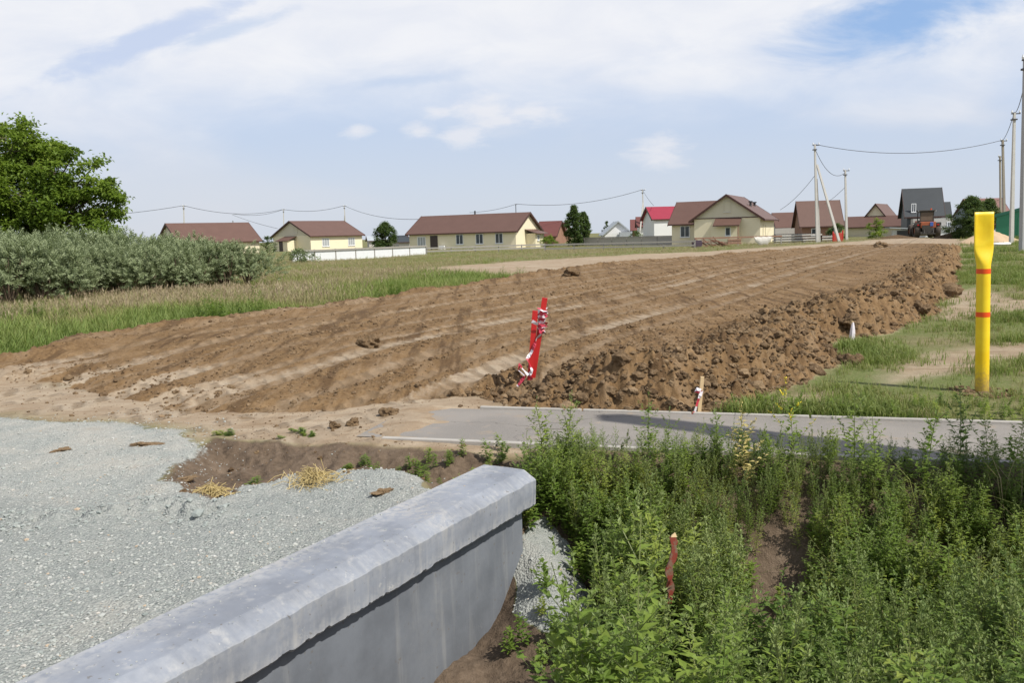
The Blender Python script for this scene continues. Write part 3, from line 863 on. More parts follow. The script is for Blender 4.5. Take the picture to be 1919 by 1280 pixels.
# ---- crushed stones
def stones():
    X, Y, r = polar_pts(72000, -42, 4, 2.6, 9.5, .9)
    z, mk = terrain(X, Y)
    k = ((mk['grav'] > .45) & (rng.random(len(X)) < .12 + .42 * (vn(X * 2.0, Y * 2.0, 5)))) | ((mk['sdG'] > -.7) & (mk['grav'] < .45) & (mk['ditch'] < .02) & (rng.random(len(X)) < .5 * np.exp(mk['sdG'] / .16)))
    X, Y, z, r = X[k], Y[k], z[k], r[k]
    s = np.exp(rng.normal(-5.25, .40, len(X))) 
    step = line_d(X, Y, G([(-200, 1000), (60, 985), (180, 970), (270, 955), (400, 965)]))
    s = np.where((step < .22) & (rng.random(len(X)) < .45), s * 2.1, s)
    isstep = (step < .24) & (s > .0075)
    # grit lying on the cap beam
    m = 260; l_ = rng.uniform(.05, HW_L, m); q_ = -.16 + .30 * rng.random(m) ** 1.6
    X = np.concatenate([X, HW_E.x + HW_T.x * l_ + HW_N.x * q_]); Y = np.concatenate([Y, HW_E.y + HW_T.y * l_ + HW_N.y * q_])
    z = np.concatenate([z, np.full(m, HW_TOP + .001)]); s = np.concatenate([s, np.exp(rng.normal(-6.0, .45, m))]); isstep = np.concatenate([isstep, np.zeros(m, bool)])
    tms = [rock_tm(i, 1, .4, .65) for i in range(5)]
    P = np.stack([X, Y, z + s * .15], -1)
    t = np.clip(rng.normal(.50, .22, len(X)), 0, .93); t = np.where(isstep, t * .5, t); t = np.where(rng.random(len(X)) < .02, 1.0, t)
    scatter('crushed_stones', tms, P, rng.uniform(0, 6.28, len(X)), s, t, [M_STONE], label='loose grey crushed stones on the gravel shoulder', cat='stones')
stones()

PM = gp(1840, 735)
def clods():
    X, Y, r = polar_pts(150000, -38, 38, 5.5, 62, 1.0)
    z, mk = terrain(X, Y)
    flank = (mk['dR'] < 1.3) & (mk['emb'] > .4)
    left = (mk['sdE'] > -.25) & (mk['sdE'] < .9) & (mk['dR'] > 2)
    topp = (mk['emb'] > .5) & (mk['lane'] < .3)
    stray = (mk['emb'] < .4) & ((mk['pale'] > .4) | (mk['dark'] > .4)) & (mk['sdE'] > -3.6) & (mk['ditch'] < .02) & (mk['onpath'] < .5) & (X < 1.2)
    pr = np.where(flank, .85, np.where(left, .30, np.where(topp, .12 + .55 * sst(-.02, .12, mk['stk']), np.where(stray, .16, np.where(np.hypot(X - PM[0], Y - PM[1]) < .30, .9, 0)))))
    k = rng.random(len(X)) < pr
    X, Y, z, r, fl = X[k], Y[k], z[k], r[k], flank[k]
    s = np.exp(rng.normal(-4.42, .56, len(X))) * np.where(fl, 1.15, .8) * (1 + .016 * r)
    s = np.where(topp[k] & ~fl, s * .72, s)
    s = np.where(stray[k], s * np.where(rng.random(k.sum()) < .12, .8, .33), s)
    s = np.minimum(s, np.where(fl, .10, .055))
    tms = [rock_tm(20 + i, 2, .38, .75) for i in range(6)]
    P = np.stack([X, Y, z + s * .12], -1)
    scatter('earth_clods', tms, P, rng.uniform(0, 6.28, len(X)), s, np.clip(rng.normal(.5, .25, len(X)), 0, .95), [M_CLOD], label='loose brown clods of earth on the heaped road bank', cat='earth clods')
clods()
# the big lumps one can point at
lumps = [(1070, 517, .24, 'large round lump of earth on the far left edge of the heaped road'),
         (1650, 463, .30, 'lump of earth standing up at the far end of the heaped road'),
         (1775, 555, .24, 'large dark lump of earth overhanging the right end of the earth bank'),
         (1595, 682, .13, 'single brown lump of earth lying on the turf beside the bank'),
         (1590, 610, .13, 'dark lump of earth high on the side of the bank above white tape'),
         (1725, 585, .14, 'pale rounded lump of earth at the foot of the bank by the trodden path'),
         (690, 648, .14, 'dark lump on the graded road'),
         (628, 803, .05, 'small brown lump on the pale ground near the dark hollow'),
         (662, 797, .055, 'brown lump between two others on the pale ground'),
         (730, 778, .075, 'largest of the brown lumps on the pale ground beside the footpath')]
for i, (px, py, s, lb) in enumerate(lumps):
    x, y = gpt(px, py)[:2]
    V, T, A = rock_tm(60 + i, 4, .42, .75)
    o = big_mesh('earth_lump', V * s, tris=T, mats=[M_CLOD], attrs={'tint': np.full(len(V), .25 + .5 * random.random())}, smooth=True)
    o.location = (x, y, zat(x, y) + s * .22); o.rotation_euler = (0, 0, random.random() * 6)
    tag(o, lb, 'earth lump')
# flat crusts of earth on gravel
for i, (px, py, L, lb) in enumerate([(268, 836, .10, 'longest flat crust of dry earth on the pale gravel'), (115, 848, .065, 'thin brown crust of earth at the left of the pale gravel'), (715, 926, .06, 'reddish brown clump of earth on the grey gravel by the concrete headwall'), (345, 895, .07, 'reddish crust at the gravel edge beside the dark hollow')]):
    x, y = gp(px, py)
    V, T, A = rock_tm(90 + i, 4, .62, .5)
    V = V * np.array([L, L * .45, .03])
    o = big_mesh('earth_crust', V, tris=T, mats=[M_CLOD], attrs={'tint': np.full(len(V), .72)}, smooth=False)
    o.location = (x, y, zat(x, y) + .006); o.rotation_euler = (0, 0, .25 + .2 * i); tag(o, lb, 'earth crust')

# ---- meadow grass
def tuft_tm(seed, nb, h, spread, wd, lean, seedhead=False):
    rr = random.Random(seed); t = Tm(); hd = Tm()
    for i in range(nb):
        a = rr.random() * 6.28; q = rr.random() ** .5 * spread
        p = Vector((math.cos(a) * q, math.sin(a) * q, 0))
        L = h * (.5 + .6 * rr.random())
        tip = t.blade(p, rr.random() * 6.28, lean * (.3 + rr.random()), L, wd * (.7 + .6 * rr.random()))
        if seedhead and rr.random() < .22:
            for k in range(6):
                hd.leaf(tip - Vector((0, 0, .025 * k - .05)), Vector((rr.uniform(-.5, .5), rr.uniform(-.5, .5), 1)), Vector((rr.uniform(-1, 1), rr.uniform(-1, 1), .1)), .065 + .04 * rr.random(), .017, 1)
    return t.arr(), (hd.arr() if seedhead else None)

def meadow():
    # left field
    X, Y, r = polar_pts(104000, -42, 24, 10.5, 125, .85)
    z, mk = terrain(X, Y, False)
    side = (X * math.cos(A29) - Y * math.sin(A29)) < -2.5
    k = side & (mk['emb'] < .25) & (mk['sdE'] < -.02) & (rng.random(len(X)) > mk['pale'] * 1.05) & (mk['grav'] < .3) & (Y > 10)
    X, Y, r, sd = X[k], Y[k], r[k], mk['sdE'][k]
    z = terrain(X, Y, False)[0]
    near = [tuft_tm(i, 9, .34, .13, .012, .75)[0] for i in range(5)]
    seeds = [tuft_tm(10 + i, 11, .46, .20, .0075, .75, True) for i in range(5)]
    tall = [s[0] for s in seeds]; heads = [s[1] for s in seeds]
    dz = fbm(X * .18, Y * .18, 3, 101)
    d_edge = -sd
    dryness = np.clip(sst(3.2, 11, d_edge + 10 * dz), 0, 1)
    cl = fbm(X * .45, Y * .45, 3, 103)
    istall = rng.random(len(X)) < dryness * np.clip(.34 + 1.5 * cl, 0, .75)
    n1 = ~istall
    sc1 = (.55 + .7 * rng.random(n1.sum())) * np.where(r[n1] > 45, .8, 1.1) * (1 + .8 * cl[n1]) * np.clip(.45 + d_edge[n1] * .6, .45, 1.1)
    t1 = np.clip(rng.normal(.20, .15, n1.sum()) + .55 * dryness[n1] + .9 * dz[n1] - .6 * cl[n1], 0, 1)
    P = np.stack([X, Y, z - .02], -1)
    scatter('meadow_grass', near, P[n1], rng.uniform(0, 6.28, n1.sum()), sc1, t1, [M_GRASS], tilt=rng.normal(.06, .1, (n1.sum(), 2)), label='green and straw coloured grass of the left field', cat='grass')
    sc2 = .85 * (.55 + .6 * rng.random(istall.sum()) + .6 * cl[istall]) * np.where(r[istall] > 45, .5, 1)
    t2 = np.clip(rng.normal(.54, .23, istall.sum()) + .5 * dz[istall], 0, 1)
    wh = rng.integers(0, 5, istall.sum()); rz = rng.uniform(0, 6.28, istall.sum()); tl = rng.normal(.05, .08, (istall.sum(), 2))
    scatter('tall_grass', tall, P[istall], rz, sc2, t2, [M_GRASS], tilt=tl, which=wh, label='taller dry grass standing before the bushes and fence', cat='grass')
    scatter('grass_seed_heads', heads, P[istall], rz, sc2, rng.random(istall.sum()), [M_HAY], tilt=tl, which=wh, label='pinkish brown seed heads of the tall grass', cat='grass')
    # right-hand turf
    X, Y, r = polar_pts(142000, -3, 42, 6.3, 110, .9)
    z, mk = terrain(X, Y)
    v = X * math.cos(A29) - Y * math.sin(A29)
    k = (v > -3.5) & (mk['emb'] < .3) & (mk['onpath'] < .05) & (mk['s'] < -PATH_W - .08) & (rng.random(len(X)) > mk['pale'] * 1.02) & (mk['sdE'] < -.05) & (X > .7)
    patch = fbm(X * .7, Y * .7, 3, 111)
    k &= rng.random(len(X)) < np.clip(.50 + 2.6 * patch, .05, .9)
    X, Y, z, r, patch = X[k], Y[k], z[k], r[k], patch[k]
    tm = [tuft_tm(30 + i, 10, .15, .09, .007, 1.0)[0] for i in range(5)]
    t = np.clip(rng.normal(.45, .24, len(X)) - 1.0 * patch, 0, 1)
    sc = (.40 + .7 * rng.random(len(X))) * (1 + .012 * r) * np.clip(1 + 1.4 * patch, .45, 1.7)
    scatter('turf', tm, np.stack([X, Y, z - .01], -1), rng.uniform(0, 6.28, len(X)), sc, t, [M_TURF], label='short turf with bare patches to the right of the earth bank', cat='turf')
    # rank grass along the right far edge
    X, Y, r = polar_pts(15000, 20, 35, 18, 110, .9)
    z, mk = terrain(X, Y, False)
    v = X * math.cos(A29) - Y * math.sin(A29)
    k = (v > 2.0) & (mk['pale'] < .3) & (mk['emb'] < .1) & (rng.random(len(X)) < sst(0, .15, fbm(X * .25, Y * .25, 3, 115) + .06))
    X, Y, z, r = X[k], Y[k], z[k], r[k]
    scatter('rank_grass', near, np.stack([X, Y, z - .02], -1), rng.uniform(0, 6.28, len(X)), (.6 + .6 * rng.random(len(X))) * (1 + .008 * r), np.clip(rng.normal(.25, .2, len(X)), 0, 1), [M_GRASS], label='rank green grass at the foot of the right utility poles', cat='grass')
meadow()

# ---- weeds
def weed_tm(seed, H=.75, dense=1.0, spiky=1.0, wr=.54, up=.85, ll0=1.0):
    rr = random.Random(seed); st = Tm(); lf = Tm(); sp = Tm()
    bend = Vector((rr.uniform(-.12, .12), rr.uniform(-.12, .12), 0))
    def axis(t): return Vector((0, 0, H * t)) + bend * (t * t * H)
    st.rod([axis(i / 5) for i in range(6)], .0055, .002)
    def leafy(base, d, L, n0, leafL, top):
        for i in range(n0):
            t = (i + .6) / n0
            p = base + d * L * t
            a = i * 2.4 + rr.random() * .8
            out = Vector((math.cos(a), math.sin(a), .15 + .5 * rr.random()))
            ll = leafL * (1.15 - .65 * t) * (.7 + .6 * rr.random())
            lf.leaf(p + out * ll * .12, out, Vector((0, 0, 1)), ll, ll * wr, t * .7 + .3 * top, 1 * top, .18)
        # spike of tiny flowers
        if top > .4:
            for i in range(int(12 * spiky)):
                t = .6 + .5 * rr.random()
                p = base + d * L * t + Vector((rr.uniform(-.008, .008), rr.uniform(-.008, .008), 0))
                out = Vector((rr.uniform(-1, 1), rr.uniform(-1, 1), .9))
                sp.leaf(p, out, Vector((rr.uniform(-1, 1), rr.uniform(-1, 1), 1)), .018 + .012 * rr.random(), .011, 1)
    nb = int(13 * dense)
    for i in range(nb):
        t = .10 + .80 * i / nb
        p = axis(t); a = i * 2.4 + rr.random()
        L = H * (.34 * (1 - t) + .10) * (.7 + .6 * rr.random())
        d = Vector((math.cos(a) * .75, math.sin(a) * .75, up)).normalized()
        st.rod([p, p + d * L], .0028, .0012)
        leafy(p, d, L, max(5, int(L / .022)), .086 * ll0 * (1 - .35 * t), t)
        # stem leaf at the node
        o = Vector((math.cos(a + .5), math.sin(a + .5), .1)); lf.leaf(p, o, Vector((0, 0, 1)), .085 * ll0 * (1 - .5 * t), .085 * wr * (1 - .5 * t), t)
    leafy(axis(.78), Vector((bend.x, bend.y, 1)).normalized(), H * .28, 10, .035, 1.0)
    return st.arr(), lf.arr(), sp.arr()
WEEDS = [weed_tm(200 + i, .72 + .1 * (i % 4), 1.0, 1.2 if i % 2 else .6) for i in range(7)]
WEEDS += [weed_tm(260 + i, .86, 1.2, 2.2, .20, 1.9, .95) for i in range(3)] + [weed_tm(270, .58, .55, .3, .78, .6, 1.75), weed_tm(271, .66, .6, .3, .70, .7, 1.55)]
NW = len(WEEDS)
LOWW = [weed_tm(230 + i, .34, .8, .2) for i in range(4)]

def weed_mass():
    N = 10300
    X = rng.uniform(-1.2, 6.5, N); Y = rng.uniform(2.4, 7.2, N)
    z, mk = terrain(X, Y)
    s = mk['s']
    hwd = (X - HW_E.x) * HW_N.x + (Y - HW_E.y) * HW_N.y
    hwt = (X - HW_E.x) * HW_T.x + (Y - HW_E.y) * HW_T.y
    ang = np.abs(X / Y) < 1.05
    # openings: the bare patch and the stone spill
    gapd = np.hypot((X - 1.56 - .31 * (Y - 5)) / .25, (Y - 4.72) / .80)
    gap2 = np.hypot((X - .25) / .30, (Y - 5.0) / .62)
    right = ((hwd > .32) & ((X / Y > .075) | (Y > 5.2))) | ((hwt < -.12) & (hwd > -.1))
    k = ang & right & (s > .02) & (gapd > 1) & (gap2 > 1) & (mk['grav'] < .4)
    cl = fbm(X * 1.1, Y * 1.1, 3, 301)
    dens = np.clip(.58 + 1.4 * cl + .30 * np.exp(-((s - .6) / .5) ** 2), .22, .95)
    stk = np.array(gp(1258, 1065, -.1)); tl_ = np.clip((X * stk[0] + Y * stk[1]) / (stk @ stk), .55, 1.02)
    k &= np.hypot(X - stk[0] * tl_, Y - stk[1] * tl_) > .10
    k &= rng.random(N) < dens * .80
    X, Y, z, s, cl = X[k], Y[k], z[k], s[k], cl[k]
    n = len(X)
    sc = (.62 + .40 * rng.random(n)) * np.clip(.98 + cl * .5, .75, 1.15) * np.clip(.26 + .48 * s, .28, .95) * np.where(X > 2.1, 1.0, .92)
    t = np.clip(rng.normal(.52, .2, n) + 1.5 * fbm(X * 1.0, Y * 1.0, 2, 305), 0, 1)
    sp_ = fbm(X * 1.6, Y * 1.6, 2, 307) + rng.normal(0, .12, n)
    wh = np.where(sp_ > .10, rng.integers(7, 10, n), np.where(rng.random(n) < .10, rng.integers(10, 12, n), rng.integers(0, 7, n)))
    t = np.clip(t + np.where((wh >= 7) & (wh < 10), .28, 0) + .35 * np.exp(-(((X - .75) / .5) ** 2 + ((Y - 4.2) / .8) ** 2)), 0, 1)
    rz = rng.uniform(0, 6.28, n); tl = rng.normal(0, .08, (n, 2))
    P = np.stack([X, Y, z - .02], -1)
    kw = dict(tilt=tl, which=wh)
    scatter('weeds', [w_[1] for w_ in WEEDS], P, rz, sc, t, [M_WEED], label='dense mass of leafy green weeds filling the ditch', cat='weeds', **kw)
    scatter('weed_stems', [w_[0] for w_ in WEEDS], P, rz, sc, t, [M_WSTEM], label='thin pale stems of the weeds filling the ditch', cat='weeds', **kw)
    scatter('weed_spikes', [w_[2] for w_ in WEEDS], P, rz, sc, t, [M_WTOP], label='pale flower spikes topping the weeds of the ditch', cat='weeds', **kw)
    # dead stalks and grass among the weeds
    kk = (rng.random(n) < .07) & (s > .5)
    gt = [tuft_tm(330 + i, 7, .56, .06, .007, .9)[0] for i in range(4)]
    m_ = kk.sum()
    scatter('weed_grass', gt, P[kk], rng.uniform(0, 6, m_), .7 + .5 * rng.random(m_), np.clip(rng.normal(.45, .3, m_), 0, 1), [M_GRASS], label='grass blades and dry stalks among the ditch weeds', cat='grass')
    # low weeds around the headwall's far end, on the dark soil and along the far kerb
    N = 2600
    X = rng.uniform(-2.6, 6, N); Y = rng.uniform(4.4, 8.5, N)
    z, mk = terrain(X, Y)
    hwd = (X - HW_E.x) * HW_N.x + (Y - HW_E.y) * HW_N.y
    near_end = np.hypot((X + .15) / .55, (Y - 6.0) / .45) < 1
    tufts = np.zeros(N, bool)
    for px, py, rr_ in ((560, 815, .16), (400, 815, .16), (665, 858, .14), (468, 905, .08), (700, 862, .10), (845, 885, .2), (900, 870, .30), (780, 862, .16), (935, 855, .25), (820, 870, .2)):
        gx, gy = gp(px, py); tufts |= np.hypot(X - gx, Y - gy) < rr_
    kerbside = (mk['s'] < -PATH_W - .1) & (mk['s'] > -PATH_W - .85) & (X > 1.3) & (mk['emb'] < .2) & (rng.random(N) < .6)
    under = (mk['s'] > .05) & (hwd > .4) & (rng.random(N) < .28) & (Y < 6.2)
    k = (near_end & (rng.random(N) < .6)) | tufts | kerbside | under
    k &= (mk['onpath'] < .3)
    X, Y, z = X[k], Y[k], z[k]; n = len(X)
    wh = rng.integers(0, 4, n); rz = rng.uniform(0, 6.28, n); sc = (.35 + .4 * rng.random(n)) * np.where(kerbside[k], .62, 1) * np.where(tufts[k], .8, 1); t = np.clip(rng.normal(.62, .22, n), 0, 1); tl = rng.normal(0, .2, (n, 2))
    P = np.stack([X, Y, z - .01], -1)
    scatter('low_weeds', [w_[1] for w_ in LOWW], P, rz, sc, t, [M_WEED], tilt=tl, which=wh, zsc=np.where(tufts[k], np.where(X < -1.25, .35, .85), 1.0), label='low weeds on the dark soil and along the footpath kerb', cat='weeds')
weed_mass()

def single_weed(name, x, y, H, tmi, label, group=None, leafm=None, spike=None, tint=.5, rz=0.0):
    z = zat(x, y)
    o = empty(name, (x, y, z - .02), label, 'weed', rz, group)
    st, lf, sp = WEEDS[tmi]
    hh = max(v[2] for v in st[0])
    k = H / hh
    for nm, tm, m in (('stem', st, M_WSTEM), ('foliage', lf, leafm or M_WEED), ('blossom', sp, spike or M_WTOP)):
        V, T, A = tm
        big_mesh(nm, V * k, tris=T, mats=[m], attrs={'tint': np.full(len(V), tint), 'along': A}, parent=o)
    return o
# tall weeds that stand clear of the mass against the footpath (bases on the ditch bank)
def bank_pt(px, py):           # a rooting place on the ditch side of the footpath
    x, y, _ = gpt(px, py)
    s_ = -((x - PF0.x) * pnor.x + (y - PF0.y) * pnor.y) - PATH_W
    if s_ < .14: x, y = x - pnor.x * (.14 - s_), y - pnor.y * (.14 - s_)
    return x, y
tall = [(1020, 900, .66, 'tall leafy weed nearest the right of the concrete headwall, tip over the footpath'), (1065, 880, .64, 'tall weed with pale spike before the corner of the earth bank'),
        (1215, 900, .78, 'tall spiky weed standing below the little wooden stake'), (1250, 925, .72, 'bushy weed crossing the shadow on the footpath'),
        (1345, 895, .62, 'slender weed with its tip on the middle of the footpath'), (1600, 930, .86, 'broad pale tipped weed crossing the footpath shadow'),
        (1640, 950, .80, 'tall weed beside the broad pale tipped one'), (1735, 935, .78, 'upright weed with narrow spikes near the right side'),
        (1798, 920, .82, 'dark upright weed with dense spike against the footpath'), (1850, 930, .74, 'leafy weed near the right edge of the footpath'), (1895, 940, .76, 'rightmost tall weed at the picture edge')]
for i, (px, py, H, lb) in enumerate(tall):
    x, y = bank_pt(px, py)
    single_weed('tall_weed', x, y, H * (.90 if i < 2 else .80), i % 7, lb, 'tall weeds standing above the ditch', tint=.08 if 'dark' in lb else .5 + .4 * random.random(), rz=random.random() * 6)
x, y = bank_pt(1490, 905); single_weed('flowering_weed', x, y, .68, 3, 'slender weed with small bright yellow flowers over the footpath', spike=M_YEL, tint=.7)
x, y = bank_pt(1392, 930); single_weed('dock_plant', x, y, .62, 5, 'dock plant with pale yellow dried seed spike among green weeds', spike=M_DOCK, leafm=M_DOCK, tint=.6)
# clumps of weed in the left meadow
for px, py, H, lb in ((420, 618, .85, 'dark green leafy weed clump in the grass by the road edge'), (60, 612, .7, 'green weed in the grass at the far left'), (755, 570, .8, 'broad green weed patch left of the road in the grass'), (950, 535, .6, 'low green weed on the pale field edge')):
    x, y = gp(px, py)
    o = empty('weed_clump', (x, y, zat(x, y)), lb, 'weed')
    n = 26; pos = np.stack([rng.normal(0, .45, n), rng.normal(0, .3, n), np.zeros(n)], -1)
    scatter('foliage', [w_[1] for w_ in WEEDS], pos, rng.uniform(0, 6, n), H * (.7 + .5 * rng.random(n)), np.clip(rng.normal(.25, .15, n), 0, 1), [M_WEED], parent=o, kind=None)
# straw wads on the gravel edge
for px, py, sz, lb in ((585, 905, .17, 'larger wad of dry yellow straw at the gravel edge'), (395, 925, .12, 'smaller wad of dry yellow straw beside the dark hollow'), (600, 870, .10, 'wisps of straw lying above the larger straw wad')):
    x, y = gp(px, py); mb = MB(); rr = random.Random(px)
    for i in range(150):
        a = rr.random() * 6.28; q = abs(rr.gauss(0, sz * .62)); p = Vector((math.cos(a) * q, math.sin(a) * q * .8, .01 + rr.random() * sz * .5 * max(0, 1 - q / sz)))
        d = Vector((rr.uniform(-1, 1), rr.uniform(-1, 1), rr.uniform(-.35, .45))).normalized(); L = sz * (.5 + 1.0 * rr.random())
        k_ = Vector((rr.uniform(-.2, .2), rr.uniform(-.2, .2), rr.uniform(0, .3))) * L
        mb.tube([p - d * L * .5, p + k_, p + d * L * .5], .0021, 3, False)
    o = mb.build('straw_wad', M_STRAW); o.location = (x, y, zat(x, y)); tag(o, lb, 'straw')

# ------------------------------------------------------------------ bushes and trees
def bush_tm(seed, rx, ry, h, ntw):
    rr = random.Random(seed); lf = Tm(); tw = MB()
    for i in range(9):
        a = rr.random() * 6.28
        tip = Vector((math.cos(a) * rx * .6 * rr.random(), math.sin(a) * ry * .6 * rr.random(), h * .8))
        tw.tube([(0, 0, -.1), tip * .45 + Vector((rr.uniform(-.2, .2), 0, 0)), tip], [.05, .03, .01], 5, False)
    lobes = [(Vector((rr.uniform(-.55, .55) * rx, rr.uniform(-.55, .55) * ry, h * rr.uniform(.35, .72))), rr.uniform(.35, .6)) for _ in range(9)]
    for i in range(ntw):
        c, q = rr.choice(lobes)
        a = rr.random() * 6.28; ce = rr.uniform(-.55, 1); se = math.sqrt(1 - ce * ce)
        dirv = Vector((math.cos(a) * se, math.sin(a) * se, ce))
        k = q * (.62 + .38 * rr.random())
        p = c + Vector((dirv.x * rx * k, dirv.y * ry * k, dirv.z * h * k * .75))
        if p.z < .12: p.z = .12 + rr.random() * .2
        d = (dirv + Vector((rr.uniform(-.5, .5), rr.uniform(-.5, .5), .55))).normalized()
        L = .20 + .18 * rr.random()
        for j in range(14):
            t = j / 14
            b_ = j * 2.4 + rr.random()
            s1 = d.orthogonal().normalized(); s2 = d.cross(s1)
            o = (s1 * math.cos(b_) + s2 * math.sin(b_)) * .75 + d * .8
            lf.leaf(p + d * L * t, o, d, (.12 + .06 * rr.random()) * (1.15 - .6 * t), .036, t, t, .1)
    return lf.arr(), tw
bush_defs = []
f0 = Vector(gp(-60, 575)); f1 = Vector(gp(435, 538))
BT = [bush_tm(400 + i, 1.5 + .2 * (i % 3), 1.2, 2.0 + .15 * (i % 2), 470) for i in range(4)]
protos = []
for i, (lf, tw) in enumerate(BT):
    o = empty('silvery_bush', (0, 0, 0), None, 'bush')
    V, T, A = lf
    big_mesh('foliage', V, tris=T, mats=[M_BUSH], attrs={'tint': np.clip(np.repeat(rng.normal(.5, .26, len(V) // 70 + 1), 70)[:len(V)], 0, 1), 'along': A}, parent=o)
    tw.build('branch', M_TWIG, o)
    protos.append(o)
nb = 0
used = [False] * 4
dvec = (f1 - f0); perp = Vector((-dvec.y, dvec.x)).normalized()
LB = 'silvery grey green bush of the dense thicket in front of the big leafy tree'
for row, (cnt, off, hs) in enumerate(((10, -1.6, .86), (9, .4, 1.0), (9, 2.8, 1.08), (8, 5.4, 1.10))):
    for j in range(cnt):
        t = (j + .5 + .3 * (row % 2)) / cnt
        p = f0 + dvec * t + perp * (off + random.uniform(-.4, .4))
        k = nb % 4
        if not used[k]: o = protos[k]; used[k] = True
        else: o = copy_tree(protos[k])
        o.location = (p.x, p.y, zat(p.x, p.y))
        s = random.uniform(.9, 1.1) * hs * (1.0 - .20 * t)
        o.scale = (s * 1.05, s * 1.05, s); o.rotation_euler = (0, 0, random.random() * 6.28)
        tag(o, LB, 'bush', 'silvery bushes of the thicket'); nb += 1

def tree_mesh(seed, H, crown_r, crown_z0, nclump, per, leaf, trunk_r, squash=1.0, lobes=None, ms=1.0):
    rr = random.Random(seed); lf = Tm(); tr = MB()
    tr.tube([(0, 0, -.2), (rr.uniform(-.1, .1), 0, H * .25), (rr.uniform(-.2, .2), rr.uniform(-.2, .2), H * .55), (rr.uniform(-.3, .3), rr.uniform(-.2, .2), H * .82)], [trunk_r * 1.2, trunk_r, trunk_r * .6, trunk_r * .15], 8)
    cen = []
    for i in range(nclump):
        a = rr.random() * 6.28; t = rr.random()
        zz = crown_z0 + (H - crown_z0) * t
        prof = math.sin(PI * min(1, (.12 + .88 * t)) ** .85) ** .65
        q = crown_r * prof * (rr.random() ** .38) * squash
        k = 1 + .22 * math.sin(3 * a + seed) + .15 * math.sin(5 * a + 2 * seed)
        c = Vector((math.cos(a) * q * k, math.sin(a) * q * k, zz))
        cen.append(c)
        if i % 4 == 0:
            b0 = Vector((0, 0, max(.2 * H, zz - q * .7 - .2)))
            tr.tube([b0, b0.lerp(c, .5) + Vector((0, 0, .1 * q)), c], [trunk_r * .32, trunk_r * .18, .015], 5, False)
    tint = []
    for c in cen:
        ct = rr.gauss(.48, .2)
        rad = crown_r * .17 * rr.uniform(.7, 1.35)
        for j in range(per):
            d = Vector((rr.gauss(0, 1), rr.gauss(0, 1), rr.gauss(0, .7)))
            p = c + d * rad * .62
            o = Vector((rr.uniform(-1, 1), rr.uniform(-1, 1), rr.uniform(-.7, .5)))
            lf.leaf(p, o, Vector((rr.uniform(-.5, .5), rr.uniform(-.5, .5), 1)), leaf * rr.uniform(.7, 1.3), leaf * .6, 0)
            tint.append(min(1, max(0, ct + rr.gauss(0, .13))))
    return lf.arr(), tr, np.repeat(np.array(tint), 5)
def tree(name, x, y, label, seed, H, cr, z0, ncl, per, leaf, tr_r, m=M_TREE, sq=1.0, cat='tree', scale=None):
    o = empty(name, (x, y, -.1), label, cat)
    (V, T, A), tr, ti = tree_mesh(seed, H, cr, z0, ncl, per, leaf, tr_r, sq)
    big_mesh('crown', V, tris=T, mats=[m], attrs={'tint': ti, 'along': A}, parent=o)
    tr.build('trunk', M_BARK, o)
    return o
def lobed_tree(name, base, Yd, lobes, label, seed, ncl, per, leaf, tr_r, m, colk=0.0):
    """big tree whose crown is a set of leafy boughs, each a lobe with its own centre and size"""
    rr = random.Random(seed); lf = Tm(); tr = MB(); tint = []
    o = empty(name, (base.x, base.y, -.1), label, 'tree')
    top = max(at(a, b, Yd).z for a, b, c, d in lobes)
    tr.tube([(0, 0, -.2), (.05, 0, top * .25), (-.1, .1, top * .55), (.1, 0, top * .8)], [tr_r * 1.2, tr_r, tr_r * .6, tr_r * .2], 8)
    for a, b, rp, dy in lobes:
        c = at(a, b, Yd + dy) - Vector((base.x, base.y, -.1)); rad = rp * Yd / F_PX
        b0 = Vector((0, 0, max(.4, c.z * .45)))
        tr.tube([b0, b0.lerp(c, .5) + Vector((0, 0, .2)), c], [tr_r * .4, tr_r * .22, .02], 5, False)
        lt = rr.gauss(0, .08)
        for i in range(max(3, int(ncl * (rp / 60) ** 1.7))):
            d = Vector((rr.gauss(0, 1), rr.gauss(0, 1), rr.gauss(.15, 1))).normalized()
            q = rad * (.60 + .55 * rr.random() ** .8) * (.85 if rp > 25 else 1)
            cc = c + Vector((d.x * q, d.y * q, d.z * q * .85))
            if i % 3 == 0: tr.tube([c.lerp(cc, .1), cc], [.025, .008], 4, False)
            ct = rr.gauss(.46, .17) + lt + colk
            cr = .27 * rr.uniform(.6, 1.5)
            for j in range(per):
                dd = Vector((rr.gauss(0, 1), rr.gauss(0, 1), rr.gauss(0, .6))) * cr * .62
                oo = Vector((rr.uniform(-1, 1), rr.uniform(-1, 1), rr.uniform(-.8, .4)))
                lf.leaf(cc + dd, oo, Vector((rr.uniform(-.6, .6), rr.uniform(-.6, .6), 1)), leaf * rr.uniform(.7, 1.35), leaf * .66, 0)
                tint.append(min(1, max(0, ct + rr.gauss(0, .12))))
    V, T, A = lf.arr()
    big_mesh('crown', V, tris=T, mats=[m], attrs={'tint': np.repeat(np.array(tint), 5), 'along': A}, parent=o)
    tr.build('trunk', M_BARK, o)
    return o
